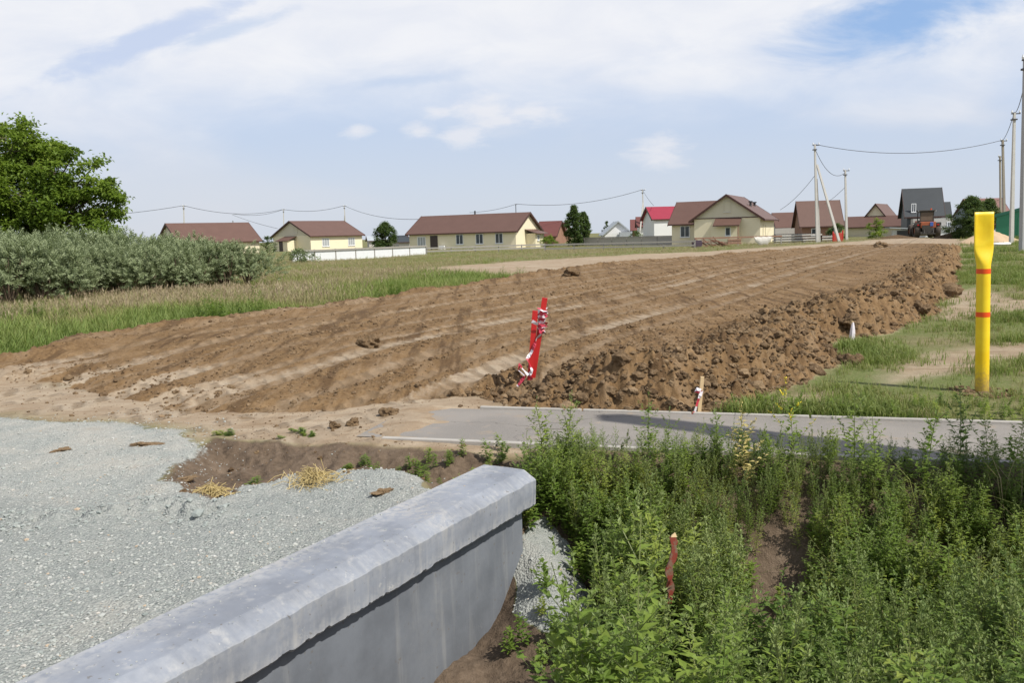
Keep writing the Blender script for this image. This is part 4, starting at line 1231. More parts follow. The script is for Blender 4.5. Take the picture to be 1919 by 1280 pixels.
lobed_tree('leafy_tree', at(70, 440, 36), 36, [(20, 285, 55, 0), (61, 305, 52, 0.5), (106, 325, 48, -0.4), (146, 345, 42, 0.2), (178, 352, 34, -0.3), (208, 368, 20, 0), (55, 370, 70, -0.8), (106, 395, 55, -0.5), (0, 350, 70, -0.3), (-70, 330, 80, 0), (-40, 410, 70, -0.5), (156, 395, 40, 0.3), (191, 395, 24, 0), (60, 425, 60, 0), (10, 430, 60, -0.6), (86, 290, 34, 0.4), (42, 238, 15, 0), (48, 246, 13, 0.3), (92, 268, 15, 0.2), (114, 280, 13, 0), (136, 292, 15, -0.2), (176, 312, 16, 0), (214, 345, 17, 0.2), (226, 372, 13, 0), (208, 398, 15, -0.2), (164, 425, 18, -0.5)],
           'large bright green leafy tree behind the silvery thicket', 3, 31, 95, .165, .22, M_TREE)
lobed_tree('leafy_tree', at(-120, 440, 40), 40, [(15, 258, 40, 0), (-40, 260, 55, 0), (45, 285, 30, 0), (-100, 280, 80, 0), (-60, 350, 90, 0), (30, 310, 36, 0)],
           'taller yellow green tree cut by the left picture edge', 8, 24, 80, .16, .22, M_TREE, .25)
p = at(190, 430, 33.5); tree('leafy_sapling', p.x, p.y, 'lower leafy branch clump at the right foot of the large tree', 15, 2.6, 1.3, .8, 50, 70, .14, .08)
p = at(722, 455, 120); tree('birch_tree', p.x, p.y, 'small rounded green tree behind the white fence between two brown roofs', 21, 3.9, 1.7, .1, 120, 80, .22, .10, M_TREE_D)
p = at(503, 450, 135); tree('birch_tree', p.x, p.y, 'little green tree between the two brown roofed houses at the left', 22, 2.6, 1.4, 0, 30, 50, .2, .08, M_TREE_D)
p = at(1076, 440, 118); tree('birch_tree', p.x, p.y, 'tallest of the two upright poplars right of the long cream house', 23, 5.5, 1.15, .1, 170, 80, .2, .12, M_TREE_D)
p = at(1094, 440, 120); tree('birch_tree', p.x, p.y, 'lower of the two upright poplars right of the long cream house', 24, 4.6, 1.0, .1, 130, 80, .2, .12, M_TREE_D)
p = at(1820, 430, 90); tree('dark_bush_tree', p.x, p.y, 'large dark green bushy tree left of the green hangar', 25, 4.3, 1.8, -.4, 200, 90, .18, .12, M_TREE_D)
p = at(1852, 430, 91); tree('dark_bush_tree', p.x, p.y, 'dark bushy tree touching the green hangar', 26, 4.0, 1.5, -.4, 150, 90, .18, .12, M_TREE_D)
p = at(1642, 430, 110); tree('bright_shrub', p.x, p.y, 'bright green shrub in front of the brown roofed house with pale gable', 27, 2.6, 1.3, 0, 35, 60, .18, .06, M_TREE, cat='shrub')
p = at(1568, 435, 112); tree('bright_shrub', p.x, p.y, 'green shrub between the concrete poles in front of the red brown roof', 28, 2.0, 1.4, 0, 35, 60, .18, .06, M_TREE_D, cat='shrub')
p = at(1192, 436, 135); tree('bright_shrub', p.x, p.y, 'green shrub below the crimson roofed white house', 29, 1.7, 1.6, 0, 30, 50, .2, .06, M_TREE_D, cat='shrub')
p = at(1028, 440, 118); tree('bright_shrub', p.x, p.y, 'low bright shrub at the right end of the long cream house', 30, 1.5, 1.5, -.1, 30, 50, .18, .06, M_TREE, cat='shrub')
p = at(1137, 436, 190); tree('dark_conifer', p.x, p.y, 'tiny dark conifer left of the far white gable', 31, 4.2, .8, .2, 30, 40, .25, .1, M_TREE_D)
p = at(560, 478, 62); tree('dark_shrub', p.x, p.y, 'dark low shrub at the left end of the white fence', 32, 1.1, 1.3, -.1, 40, 50, .13, .05, M_BUSH, cat='shrub')

# ------------------------------------------------------------------ houses
def window(parent, o3, ux, w, h, face_n, frame=M_WHITEP, pane=M_GLASS, mull=1, fw=.09):
    """o3 lower-left corner on the wall (local), ux unit vector along the wall, face_n outward"""
    ux = Vector(ux); nz = Vector((0, 0, 1)); fn = Vector(face_n)
    mb = MB(); o3 = Vector(o3)
    def bar(a0, a1, b0, b1, d=.05):
        mb.prism([(a0, b0), (a1, b0), (a1, b1), (a0, b1)], o3 + fn * .004, ux, nz, fn, d)
    bar(0, w, 0, fw); bar(0, w, h - fw, h); bar(0, fw, fw, h - fw); bar(w - fw, w, fw, h - fw)
    for k in range(mull):
        c = w * (k + 1) / (mull + 1); bar(c - fw * .4, c + fw * .4, fw, h - fw, .045)
    fr = mb.build('window', frame, parent)
    pb = MB(); pb.prism([(fw * .9, fw * .9), (w - fw * .9, fw * .9), (w - fw * .9, h - fw * .9), (fw * .9, h - fw * .9)], o3 + fn * .006, ux, nz, fn, .02)
    pb.build('pane', pane, fr)
    sb = MB(); sb.box(o3 + ux * (w / 2) - nz * .03 + fn * .06, (w + .1 if abs(ux.x) > .5 else .12, w + .1 if abs(ux.y) > .5 else .12, .04)); sb.build('sill', M_WHITEP, fr)
    return fr

def gable_block(parent, L, D, He, Hr, wallm, roofm, gablem=None, ov=.45, ovg=.4, x0=0.0, y0=0.0, axis='x', base=-.4, th=.14, fascia=M_DOOR, roof_name='roof'):
    """ridge along local x (length L); front face at y0 (faces -y), depth D. axis 'y' turns it: ridge along y, gable at y0 facing -y, L is along y, D along x"""
    def P(a, b, z):          # a along ridge, b across
        return (x0 + a, y0 + b, z) if axis == 'x' else (x0 + b, y0 + a, z)
    mb = MB()
    vs = [P(0, 0, base), P(L, 0, base), P(L, D, base), P(0, D, base), P(0, 0, He), P(L, 0, He), P(L, D, He), P(0, D, He)]
    mb.add(vs, [(0, 1, 5, 4), (1, 2, 6, 5), (2, 3, 7, 6), (3, 0, 4, 7)])
    mb.build('wall', wallm, parent)
    for a in (0, L):
        gb = MB(); gb.add([P(a, 0, He), P(a, D, He), P(a, D / 2, Hr - .05)], [(0, 1, 2)])
        gb.build('gable', gablem or wallm, parent)
    rb = MB()
    sl = (Hr - He) / (D / 2)
    a0, a1 = -ovg, L + ovg
    for sgn in (0, 1):
        be = -ov if sgn == 0 else D + ov
        ze = He - ov * sl
        q = [P(a0, be, ze), P(a1, be, ze), P(a1, D / 2, Hr), P(a0, D / 2, Hr)]
        t = [(x, y, z + th) for x, y, z in q]
        rb.add(q + t, [(0, 1, 2, 3), (4, 5, 6, 7), (0, 1, 5, 4), (1, 2, 6, 5), (3, 0, 4, 7)])
    rf = rb.build(roof_name, roofm, parent)
    fb = MB()
    for a in (a0 - .02, a1 - .03):
        for sgn in (0, 1):
            be = -ov if sgn == 0 else D + ov
            ze = He - ov * sl
            p0 = Vector(P(a, be, ze - .10)); p1 = Vector(P(a, D / 2, Hr - .10)); e_ = Vector(P(1, 0, 0)) - Vector(P(0, 0, 0))
            fb.add([p0, p1, p1 + Vector((0, 0, .27)), p0 + Vector((0, 0, .27)), p0 + e_ * .05, p1 + e_ * .05, p1 + e_ * .05 + Vector((0, 0, .27)), p0 + e_ * .05 + Vector((0, 0, .27))],
                   [(0, 1, 2, 3), (4, 5, 6, 7), (0, 1, 5, 4), (1, 2, 6, 5), (2, 3, 7, 6), (3, 0, 4, 7)])
    for be in (-ov - .03, D + ov - .02):
        ze = He - ov * sl
        c0 = Vector(P(a0, be, ze - .02)); c1 = Vector(P(a1, be + .05, ze + .13))
        fb.box((c0 + c1) / 2, (abs(c1.x - c0.x), abs(c1.y - c0.y), abs(c1.z - c0.z)))
    fb.build('fascia', fascia, rf)
    return rf

def house(name, px, py, Y, rz, label, cat='house', z=None):
    p = at(px, py, Y)
    return empty(name, (p.x, p.y, -.15 if z is None else z), label, cat, rz)

M_FASC = simple('brown fascia', (.07, .032, .025), .5, .1)
X_, Yv = (1, 0, 0), (0, 1, 0)
# house 2: left gable shaded, long front with two windows
h = house('cream_house', 583, 470, 150, R(54), 'cream house with brown roof behind the left end of the white fence')
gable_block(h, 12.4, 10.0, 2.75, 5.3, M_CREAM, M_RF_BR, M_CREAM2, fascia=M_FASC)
for a, pn in ((2.6, M_CURT), (8.8, M_CURT)): window(h, (a, 0, .75), X_, 1.7, 1.45, (0, -1, 0), pane=pn, mull=2)
window(h, (0, 4.2, 3.3), (0, -1, 0), 1.0, 1.1, (-1, 0, 0), M_CREAM2, M_CREAM2)
# entry porch on the left gable
pb = MB(); pb.box((-.95, 5.2, 1.0), (1.9, 2.6, 2.0)); pb.build('porch_wall', M_CREAM, h)
pr = MB(); pr.add([(-2.2, 3.6, 1.85), (-2.2, 6.8, 1.85), (0, 6.8, 2.65), (0, 3.6, 2.65), (-2.2, 3.6, 1.93), (-2.2, 6.8, 1.93), (0, 6.8, 2.73), (0, 3.6, 2.73)], [(0, 1, 2, 3), (4, 5, 6, 7), (0, 1, 5, 4), (1, 2, 6, 5), (3, 0, 4, 7)]); pr.build('porch_roof', M_RF_BR, h)
db = MB(); db.box((-1.92, 5.6, .9), (.05, .95, 1.9)); db.build('door', M_DOOR, h)
# house 1: mostly hidden, roof over the thicket
h = house('cream_house', 338, 470, 128, R(42), 'brown roofed house half hidden behind the silvery thicket')
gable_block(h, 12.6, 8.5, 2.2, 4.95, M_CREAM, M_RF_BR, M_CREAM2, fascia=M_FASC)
vb = MB(); vb.tube([(10.5, 4.5, 4.6), (10.5, 4.5, 5.4)], .10, 8); vb.build('roof_vent', M_STEEL, h)
# dark roof glimpsed under the big tree
h = house('cream_house', 222, 455, 80, R(25), 'brown roof glimpsed between the big tree and the thicket')
gable_block(h, 3.0, 4.5, 1.3, 2.75, M_CREAM, M_RF_BR, fascia=M_FASC); h.location.x -= 3.0
# house 3: long cream house
h = house('cream_house', 768, 468, 120, R(-24), 'long cream house with brown roof, dark door and three windows in the middle')
L3 = 16.2
gable_block(h, L3, 8.6, 2.45, 4.75, M_CREAM, M_RF_BR, M_CREAM, fascia=M_FASC)
for a in (7.3, 10.3, 13.2): window(h, (a, 0, .75), X_, 1.15, 1.4, (0, -1, 0), mull=1)
window(h, (1.3, 0, .65), X_, 1.3, 1.3, (0, -1, 0), pane=M_CURT, mull=2)
db = MB(); db.box((3.9, -.03, 1.0), (1.15, .06, 2.1)); db.build('door', M_DOOR, h)
ab = MB(); ab.box((5.3, -.3, .35), (.8, .5, .6)); ab.build('meter_cabinet', M_WHITEP, h)
vb = MB(); vb.tube([(8.2, 4.3, 4.5), (8.2, 4.3, 5.35)], .12, 8); vb.build('roof_vent', M_DARKMET, h)
pb = MB(); pb.box((L3 + .7, 5.0, .9), (1.4, 3.2, 2.2)); pw = pb.build('porch_wall', M_CREAM, h)
pr = MB(); pr.add([(L3 + 1.9, 3.0, 1.9), (L3 + 1.9, 7.0, 1.9), (L3, 7.0, 2.5), (L3, 3.0, 2.5), (L3 + 1.9, 3.0, 1.98), (L3 + 1.9, 7.0, 1.98), (L3, 7.0, 2.58), (L3, 3.0, 2.58)], [(0, 1, 2, 3), (4, 5, 6, 7), (0, 1, 5, 4), (1, 2, 6, 5), (3, 0, 4, 7)]); pr.build('porch_roof', M_RF_BR, h)
window(h, (L3 + 1.4, 4.0, 1.0), (0, 1, 0), .8, .8, (1, 0, 0))
# house 4: L plan with front gable
h = house('cream_house', 1301, 452, 98, R(-25), 'cream house with front gable and small porch right of the crimson roof')
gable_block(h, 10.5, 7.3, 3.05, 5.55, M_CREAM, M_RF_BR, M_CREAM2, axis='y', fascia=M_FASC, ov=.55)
gable_block(h, 6.0, 8.0, 2.7, 5.15, M_CREAM, M_RF_BR, M_CREAM, x0=-3.4, y0=3.2, fascia=M_FASC, roof_name='wing_roof')
window(h, (-2.4, 3.2, 1.0), X_, 1.15, 1.35, (0, -1, 0), mull=1)
window(h, (3.35, 0, 3.75), X_, .75, 1.15, (0, -1, 0), M_CREAM2, M_CREAM2, 0)
tb = MB(); tb.box((3.65, -.03, 3.08), (7.4, .06, .10)); tb.build('trim_board', M_FASC, h)
for a in (1.7, 3.4): window(h, (7.3, a, .85), (0, 1, 0), .5, 1.5, (1, 0, 0), M_CREAM, M_CURT, 0)
for a, b_ in ((5.55, 4.2), (5.4, 8.0)):
    vb = MB(); vb.tube([(a, b_, 3.9), (a, b_, 4.85)], .13, 8); vb.box((a, b_, 4.9), (.42, .42, .14)); vb.build('roof_vent', M_DARKMET, h)
pr = MB(); pr.add([(2.4, -1.5, 2.15), (5.3, -1.5, 2.15), (5.3, 0, 2.95), (2.4, 0, 2.95), (2.4, -1.5, 2.27), (5.3, -1.5, 2.27), (5.3, 0, 3.05), (2.4, 0, 3.05)], [(0, 1, 2, 3), (4, 5, 6, 7), (0, 1, 5, 4), (1, 2, 6, 5), (3, 0, 4, 7)]); pr.build('porch_roof', M_RF_BR, h)
pb = MB(); pb.box((3.0, -.32, .85), (1.9, .6, 2.5)); pb.box((3.95, -.62, 1.0), (2.3, .06, 2.25)); pb.build('porch_wall', M_CREAM, h)
window(h, (3.6, -.65, 1.05), X_, .62, 1.0, (0, -1, 0), mull=0)
pc = MB(); pc.box((5.15, -1.35, .85), (.12, .12, 2.7)); pc.build('porch_post', M_BRICK, h)
# far houses ---------------------------------------------------------------
def far_house(px, py, Y, rz, L, D, He, Hr, wm, rm, label, gm=None, wins=(), name='far_house', ov=.35):
    h = house(name, px, py, Y, rz, label)
    gable_block(h, L, D, He, Hr, wm, rm, gm, fascia=M_FASC, ov=ov)
    for a, z_, w_, h_ in wins: window(h, (a, 0, z_), X_, w_, h_, (0, -1, 0))
    return h
h = far_house(1226, 440, 115, R(8), 3.4, 5.0, 3.4, 5.0, M_WHITE, M_RF_CR, 'white house with crimson roof beside the cream house with gable', ov=.2)
h = far_house(1185, 436, 160, R(-8), 3.0, 5, 2.2, 4.0, M_BRICK, M_RF_RD, 'brick house with dull red roof behind the leaning strut')
h = far_house(1197, 436, 150, R(-5), 2.6, 4, 2.8, 4.3, M_WHITE, M_RF_RD, 'small white walled house with red roof left of the crimson roof')
h = house('far_house', 1133, 440, 170, R(0), 'small white house with grey roof and white gable far away')
gable_block(h, 7, 5.4, 1.6, 3.9, M_WHITE, M_RF_LG, M_WHITEP, axis='y', fascia=M_RF_LG)
wb = MB(); wb.box((4.1, -.8, .9), (2.6, 1.2, 1.9)); wb.build('annex', M_RF_LG, h)
h = far_house(1006, 450, 150, R(-20), 3.4, 6, 1.6, 4.0, M_BRICK, M_RF_RD, 'dark red roofed house directly behind the long cream house')
h = far_house(1038, 450, 165, R(-20), 1.9, 5, 1.8, 3.9, M_BRICK, M_RF_RD, 'narrow brown red house left of the poplars', M_CREAM2)
h = far_house(900, 450, 165, R(-18), 9.0, 7, 3.0, 5.55, M_DGREY, M_RF_GY, 'grey roof rising just behind the ridge of the long cream house')
h = far_house(728, 465, 175, R(-10), 3.0, 5, 1.2, 2.3, M_BLOCK, M_RF_GY, 'low grey outbuilding behind the white fence')
h = far_house(748, 465, 165, R(15), 2.0, 4, 1.1, 1.9, M_BLOCK, M_RF_GY, 'second low grey outbuilding left of the long cream house')
h = far_house(692, 462, 190, R(15), 2.4, 4, 1.5, 2.4, M_BLOCK, M_RF_LG, 'tiny pale roofed shed between the two cream houses')
h = house('far_house', 1457, 440, 130, R(-8), 'low brown hip roofed house right of the gabled cream house')
gable_block(h, 4.2, 6, 2.0, 4.0, M_CREAM2, M_RF_BR, M_RF_BR, fascia=M_FASC)
sb = MB(); sb.box((1.5, -1.6, .8), (4.6, 2.4, 1.9)); sb.build('annex', M_BLOCK, h)
h = far_house(1503, 444, 118, R(-9), 5.1, 6.0, 2.1, 5.3, M_BRICK, M_RF_BR, 'tall house with steep red brown roof behind the concrete poles', M_BRICK, ((1.2, .6, 1.2, 1.0), (3.6, .6, 1.2, 1.0)))
h = house('far_house', 1606, 436, 135, R(-36), 'brown roofed house with pale triangular gable')
gable_block(h, 7, 5.4, 1.6, 5.0, M_CREAM, M_RF_BR, M_CREAM, axis='y', fascia=M_FASC)
gable_block(h, 8.5, 5, 1.7, 3.1, M_CREAM2, M_RF_BR, x0=-1.2, y0=-2.6, fascia=M_FASC, roof_name='wing_roof')
h = far_house(1664, 436, 140, R(-3), 4.6, 6, 1.5, 3.1, M_BLOCK, M_RF_GY, 'low house with grey roof left of the charcoal house')
h = house('far_house', 1699, 436, 118, R(-17), 'tall charcoal house with steep dark roof behind the tractor')
gable_block(h, 4.3, 5.6, 3.2, 6.6, M_DGREY, M_RF_GY, M_DGREY, fascia=M_FASC)
gable_block(h, 1.5, 4.6, 2.0, 4.6, M_DGREY, M_RF_GY, x0=3.9, y0=.6, fascia=M_RF_GY, roof_name='wing_roof')
bb = MB(); bb.box((2.9, -1.2, 1.1), (4.9, 2.2, 2.8)); bb.build('block_extension', M_BLOCK, h)
window(h, (.5, 0, 3.4), X_, .6, 1.2, (0, -1, 0)); window(h, (4.6, -2.3, 1.0), X_, .5, 1.0, (0, -1, 0))
h = house('far_house', 1778, 436, 125, R(-46), 'house with blue grey gable and dark red roof behind the dark bush')
gable_block(h, 8, 4.6, 1.9, 5.0, M_BLUEG, M_RF_RD, M_BLUEG, axis='y', fascia=M_FASC)
window(h, (1.7, 0, .6), X_, 1.1, 1.0, (0, -1, 0))
h = house('far_house', 1828, 436, 140, R(5), 'brown roof rising behind the dark bushy trees')
gable_block(h, 6, 6, 2.6, 5.6, M_CREAM2, M_RF_RD, fascia=M_FASC)
h = house('green_hangar', 1866, 442, 78, R(-31), 'green sheet metal hangar behind the yellow post', 'hangar')
gable_block(h, 7, 6.0, 2.35, 3.15, M_GREEN, M_GREEN_R, M_GREEN, axis='y', fascia=M_GREEN_R, ov=.15, ovg=.1)
gd = MB(); gd.box((3.0, -.03, 1.0), (2.6, .06, 2.2)); gd.build('hangar_door', M_GREEN, h)

# low white sheds behind the tractor
h = house('white_shed', 1672, 442, 112, R(-3), 'low white sheet fence and shed left of the tractor', 'shed')
sb = MB(); sb.box((2.4, 0, .55), (4.8, .5, 1.1)); sb.build('wall', M_FENW, h)
sb = MB(); sb.box((2.0, -.05, 1.25), (5.4, 1.6, .12), Matrix.Rotation(R(4), 3, 'Y')); sb.build('roof', M_RF_LG, h)
sb = MB(); sb.box((1.2, -.28, .6), (1.4, .06, .8)); sb.build('door', M_DARKMET, h)
h = house('white_shed', 1740, 441, 114, R(2), 'low white sheet fence right of the tractor', 'shed')
sb = MB(); sb.box((1.5, 0, .6), (3.8, .4, 1.2)); sb.build('wall', M_FENW, h)
sb = MB(); sb.box((1.5, 0, 1.28), (4.2, 1.2, .1)); sb.build('roof', M_RF_LG, h)

# ------------------------------------------------------------------ fences
def rail_fence(name, pts, h, label, postm, railm, panel=None, step=2.4, rails=(.95,), pan=(.0, .85), thick=.05):
    o = empty(name, (pts[0][0], pts[0][1], -.1), label, 'fence')
    ox, oy = pts[0]
    for (ax, ay), (bx, by) in zip(pts[:-1], pts[1:]):
        d = Vector((bx - ax, by - ay)); L = d.length; d.normalize()
        rot = Matrix.Rotation(math.atan2(d.y, d.x), 3, 'Z')
        n = max(1, round(L / step))
        for i in range(n + 1):
            p = Vector((ax - ox, ay - oy)) + d * (L * i / n)
            pm = MB(); pm.box((p.x, p.y, h * .5), (.11, .11, h * 1.05)); pm.build('post', postm, o)
        for r_ in rails:
            rm = MB(); c = Vector((ax - ox, ay - oy)) + d * (L / 2) + Vector((d.y, -d.x)) * .09
            rm.box((c.x, c.y, h * r_), (L + .1, thick, .14), rot); rm.build('rail', railm, o)
        if panel:
            for i in range(n):
                c = Vector((ax - ox, ay - oy)) + d * (L * (i + .5) / n)
                pm = MB(); pm.box((c.x, c.y, h * (pan[0] + pan[1]) / 2), (L / n - .14, .03, h * (pan[1] - pan[0])), rot); pm.build('panel', panel, o)
    return o
def pt2(x, y, Y): p = at(x, y, Y); return (p.x, p.y)
rail_fence('panel_fence', [pt2(548, 480, 70), pt2(798, 470, 84)], 1.02, 'low white panel fence with grey rail in front of the left houses', M_WOODG, M_WOODG, M_FENW, 2.5, (.93,), (.02, .86))
rail_fence('rail_fence', [pt2(800, 470, 86), pt2(1020, 463, 90)], .78, 'low grey rail fence in front of the long cream house', M_WOODG, M_WOODG, None, 2.4, (.9, .5))
rail_fence('rail_fence', [pt2(1022, 463, 84), pt2(1302, 455, 80)], .80, 'long low grey rail fence running to the gabled cream house', M_WOODG, M_WOODG, None, 2.8, (.92, .45))
rail_fence('board_fence', [pt2(1095, 450, 118), pt2(1262, 445, 106)], 1.15, 'pale weathered board fence behind the rail fence', M_WOODG, M_WOODG, M_KERB, 2.6, (.97,), (.02, .9))
rail_fence('rail_fence', [pt2(1302, 455, 84), pt2(1464, 448, 84)], 1.0, 'single reddish rail across the front of the gabled cream house', M_WOODG, M_BRICK, None, 5, (.95,))
# stuff in front of the gabled house: plank pile, brick heap, net
p = at(1333, 457, 83); mb = MB(); rr = random.Random(5)
for i in range(46):
    a = rr.uniform(-1.5, 1.5); mb.box((a, rr.uniform(-.2, .2), .05 + .62 * rr.random()), (rr.uniform(.7, 1.5), .12, .05), Matrix.Rotation(rr.uniform(-.5, .9), 3, 'Y'))
o = mb.build('plank_heap', simple('reddish planks', (.25, .13, .09), .9, .35, 3)); o.location = (p.x, p.y, -.1); tag(o, 'heap of reddish planks below the front gable of the cream house', 'planks')
p = at(1306, 457, 83); mb = MB(); mb.bevbox((0, 0, .3), (.9, .7, .62), .05); mb.bevbox((.12, 0, .66), (.6, .5, .14), .04); o = mb.build('covered_crate', simple('dark purple sheet', (.07, .05, .07), .8, .2)); o.location = (p.x, p.y, -.05); tag(o, 'dark covered crate at the left corner of the gabled house', 'crate')
p = at(1376, 455, 83); mb = MB()
for i in range(5):
    for j in range(3): mb.bevbox((i * .26 - .5, (j % 2) * .05, .2 + j * .17), (.25, .2, .15), .01)
o = mb.build('brick_stack', M_BRICK); o.location = (p.x, p.y, .1); tag(o, 'small stack of red bricks by the porch post', 'bricks')
p = at(1430, 448, 83); mb = MB()
n = 10
vs = []; fs = []
for i in range(n + 1):
    for j in range(5):
        a = -1 + 2 * i / n; t = j / 4
        vs.append((a * .9, -.1 * math.sin(t * 3.1), .95 - t * .85 * (1 - a * a) ** .6 - .03 * math.sin(i * 2.1)))
for i in range(n):
    for j in range(4): fs.append((i * 5 + j, i * 5 + j + 1, i * 5 + j + 6, i * 5 + j + 5))
mb.add(vs, fs); o = mb.build('hanging_sheet', simple('translucent sheet', (.62, .60, .55), .6, .15)); o.location = (p.x, p.y, -.1); tag(o, 'pale sheet hanging over the rail in front of the gabled house', 'sheet')

# stacked hollow slabs right of the gabled house
def slab_stack(px, Y, nx, nz, label):
    p = at(px, 448, Y)
    o = empty('slab_stack', (p.x, p.y, -.1), label, 'slab stack')
    for k in range(nz):
        mb = MB()
        mb.box((0, 0, .12 + k * .27), (nx * .42, 1.2, .14)); mb.build('slab', M_BLOCK, o)
        sp = MB()
        for i in range(nx): sp.box((-nx * .21 + .2 + i * .42, 0, .23 + k * .27), (.16, 1.1, .08))
        sp.build('spacer', M_DARKMET, o)
    return o
slab_stack(1480, 92, 8, 4, 'left stack of pale slabs with dark gaps beside the cream house')
slab_stack(1515, 93, 6, 4, 'middle stack of pale slabs behind the concrete pole')
slab_stack(1546, 93, 5, 3, 'right stack of pale slabs before the red barrier')
p = at(1570, 447, 90); o = empty('red_barrier', (p.x, p.y, -.1), 'red plastic barrier beside the leaning pole strut', 'barrier')
mb = MB(); mb.bevbox((0, 0, .55), (.9, .12, 1.0), .04); mb.build('panel', simple('red plastic', (.42, .06, .04), .5, .2), o)
mb = MB(); mb.box((-.5, 0, .6), (.10, .14, 1.25)); mb.build('post', M_RED, o); mb = MB(); mb.box((.5, 0, .65), (.10, .14, 1.35)); mb.build('post', M_RED, o)

# ------------------------------------------------------------------ utility poles and cables
def pole(px0, py0, px1, Y, label, m=M_POLE, w0=.11, w1=.19, zb=-.2, struts=(), arm=True, name='utility_pole'):
    top = at(px0, py0, Y); bot = at(px1, 440, Y); bot = Vector((bot.x, Y, zb))
    o = empty(name, bot, label, 'utility pole')
    t = top - bot
    mb = MB(); mb.tube([(0, 0, 0), t], [w1, w0], 4, True, PI / 4); mb.build('shaft', m, o)
    if arm:
        ab = MB(); ab.box(t + Vector((.12, 0, -.10)), (.7, .08, .08)); ab.build('crossarm', M_DARKMET, o); ab = MB(); ab.box(t + Vector((0, 0, -.55)), (.36, .36, .10)); ab.build('clamp', M_DARKMET, o)
        for dx in (-.18, .42):
            ib = MB(); q = t + Vector((dx, 0, -.06)); ib.tube([q, q + Vector((0, 0, .10)), q + Vector((0, 0, .16)), q + Vector((0, 0, .24))], [.035, .07, .045, .03], 8); ib.build('insulator', M_WHITEP, o)
    for (a, b, c) in struts:      # strut: top pixel, bottom pixel x
        q0 = at(a[0], a[1], Y + .02); q1 = at(b, 440, Y); q1 = Vector((q1.x, Y + c, zb))
        sb = MB(); sb.tube([q1 - bot, q0 - bot], [.17, .12], 4, True, PI / 4); sb.build('strut', m, o)
    return top
TA = pole(1527, 270, 1532, 90, 'tall concrete pole with two struts right of the gabled house', struts=(((1531, 308), 1566, -1.2), ((1530, 335), 1539, .5)))
TB = pole(1584, 318, 1587, 98, 'plain concrete pole right of the strutted one')
TC = pole(1879, 262, 1883, 95, 'weathered pole left of the tall pale pole, in front of the hangar', M_WPOLE, .13, .19)
TD = pole(1874, 292, 1876, 112, 'thin pole right behind the weathered one', M_WPOLE, .12, .16)
TE = pole(1901, 210, 1896, 68, 'tall pale concrete pole at the right before the hangar', M_POLE, .11, .19)
TF = pole(1924, 108, 1920, 45, 'nearest grey concrete pole cut by the right picture edge', M_POLE2, .17, .24)
TG = pole(1204, 355, 1208, 150, 'concrete pole with leaning strut before the crimson roof', struts=(((1205, 378), 1195, -1.5),))
TH = pole(645, 385, 649, 190, 'concrete pole above the right end of the left cream house', struts=(((646, 400), 641, 1),))
TI = pole(531, 392, 532, 200, 'concrete pole between the two left brown roofs')
TJ = pole(344, 385, 344, 165, 'concrete pole above the roof behind the thicket')
TK = at(968, 382, 150)
p = at(968, 440, 150); o = empty('roof_mast', (p.x, 150, -.1), 'thin dark mast above the ridge of the long cream house', 'mast'); mb = MB(); mb.tube([(0, 0, 0), (0, 0, TK.z + .1)], .07, 6); mb.build('shaft', M_DARKMET, o)
mb = MB(); mb.box((0, 0, TK.z), (.5, .06, .06)); mb.build('crossarm', M_DARKMET, o)
def cable(a, b, sag, label, r=.03, n=18):
    a = Vector(a); b = Vector(b)
    pts = []
    for i in range(n + 1):
        t = i / n; p_ = a.lerp(b, t); p_.z -= sag * 4 * t * (1 - t); pts.append(p_)
    mb = MB(); mb.tube(pts, r, 5); o = mb.build('cable', M_CABLE, None, True); tag(o, label, 'cable')
cable(at(-80, 395, 165), TJ, 1.6, 'sagging cable from behind the big tree to the pole over the thicket', .04)
cable(TJ, TI, 1.3, 'sagging cable between the pole over the thicket and the next pole', .04)
cable(TI, TH, .8, 'short cable between the two poles over the left cream house', .04)
cable(at(435, 400, 180), TI, .8, 'thin cable rising from the far roofs to the pole between the roofs', .035)
cable(at(435, 402, 180), at(520, 428, 150), .2, 'cable dropping to the left gable of the cream house', .03)
cable(TH, at(800, 410, 130), 1.0, 'cable from the left houses towards the long cream house roof', .035)
cable(at(880, 398, 150), TK, .3, 'cable rising over the ridge of the long cream house', .03)
cable(TK, TG, 1.1, 'long cable from the mast to the strutted pole by the crimson roof', .035)
cable(TG, at(1225, 385, 116), .2, 'short cable dropping from the strutted pole to the crimson roof', .025)
cable(TA, TC, 1.15, 'long sagging cable crossing the sky between the right poles', .028)
cable(TA + Vector((0, 0, -.4)), TB + Vector((0, 0, -.3)), 1.3, 'deep sagging cable between the strutted and the plain pole', .025)
cable(at(1526, 330, 90), at(1462, 393, 104), .35, 'cable dropping from the strutted pole to the gabled house roof', .022)
cable(at(1584, 350, 98), at(1545, 382, 116), .15, 'cable dropping from the plain pole to the steep red brown roof', .022)
cable(TC, TE, .35, 'short cable between the weathered and the tall pale pole', .025)
cable(TE, TF + Vector((0, 0, -1)), .5, 'cable from the tall pale pole to the nearest grey pole', .022)
# braced pole that stands right of the picture and throws its shadow on the footpath
o = empty('utility_pole', (5.66, 3.85, -.3), 'braced concrete pole right of the picture, throwing the shadow on the footpath', 'utility pole')
mb = MB(); mb.tube([(0, 0, 0), (0, 0, 8.0)], [.22, .17], 4, True, PI / 4); mb.build('shaft', M_POLE2, o)
mb = MB(); mb.tube([(-.45, -.6, 0), (0, -.05, 6.8)], [.2, .16], 4, True, PI / 4); mb.build('strut', M_POLE2, o)

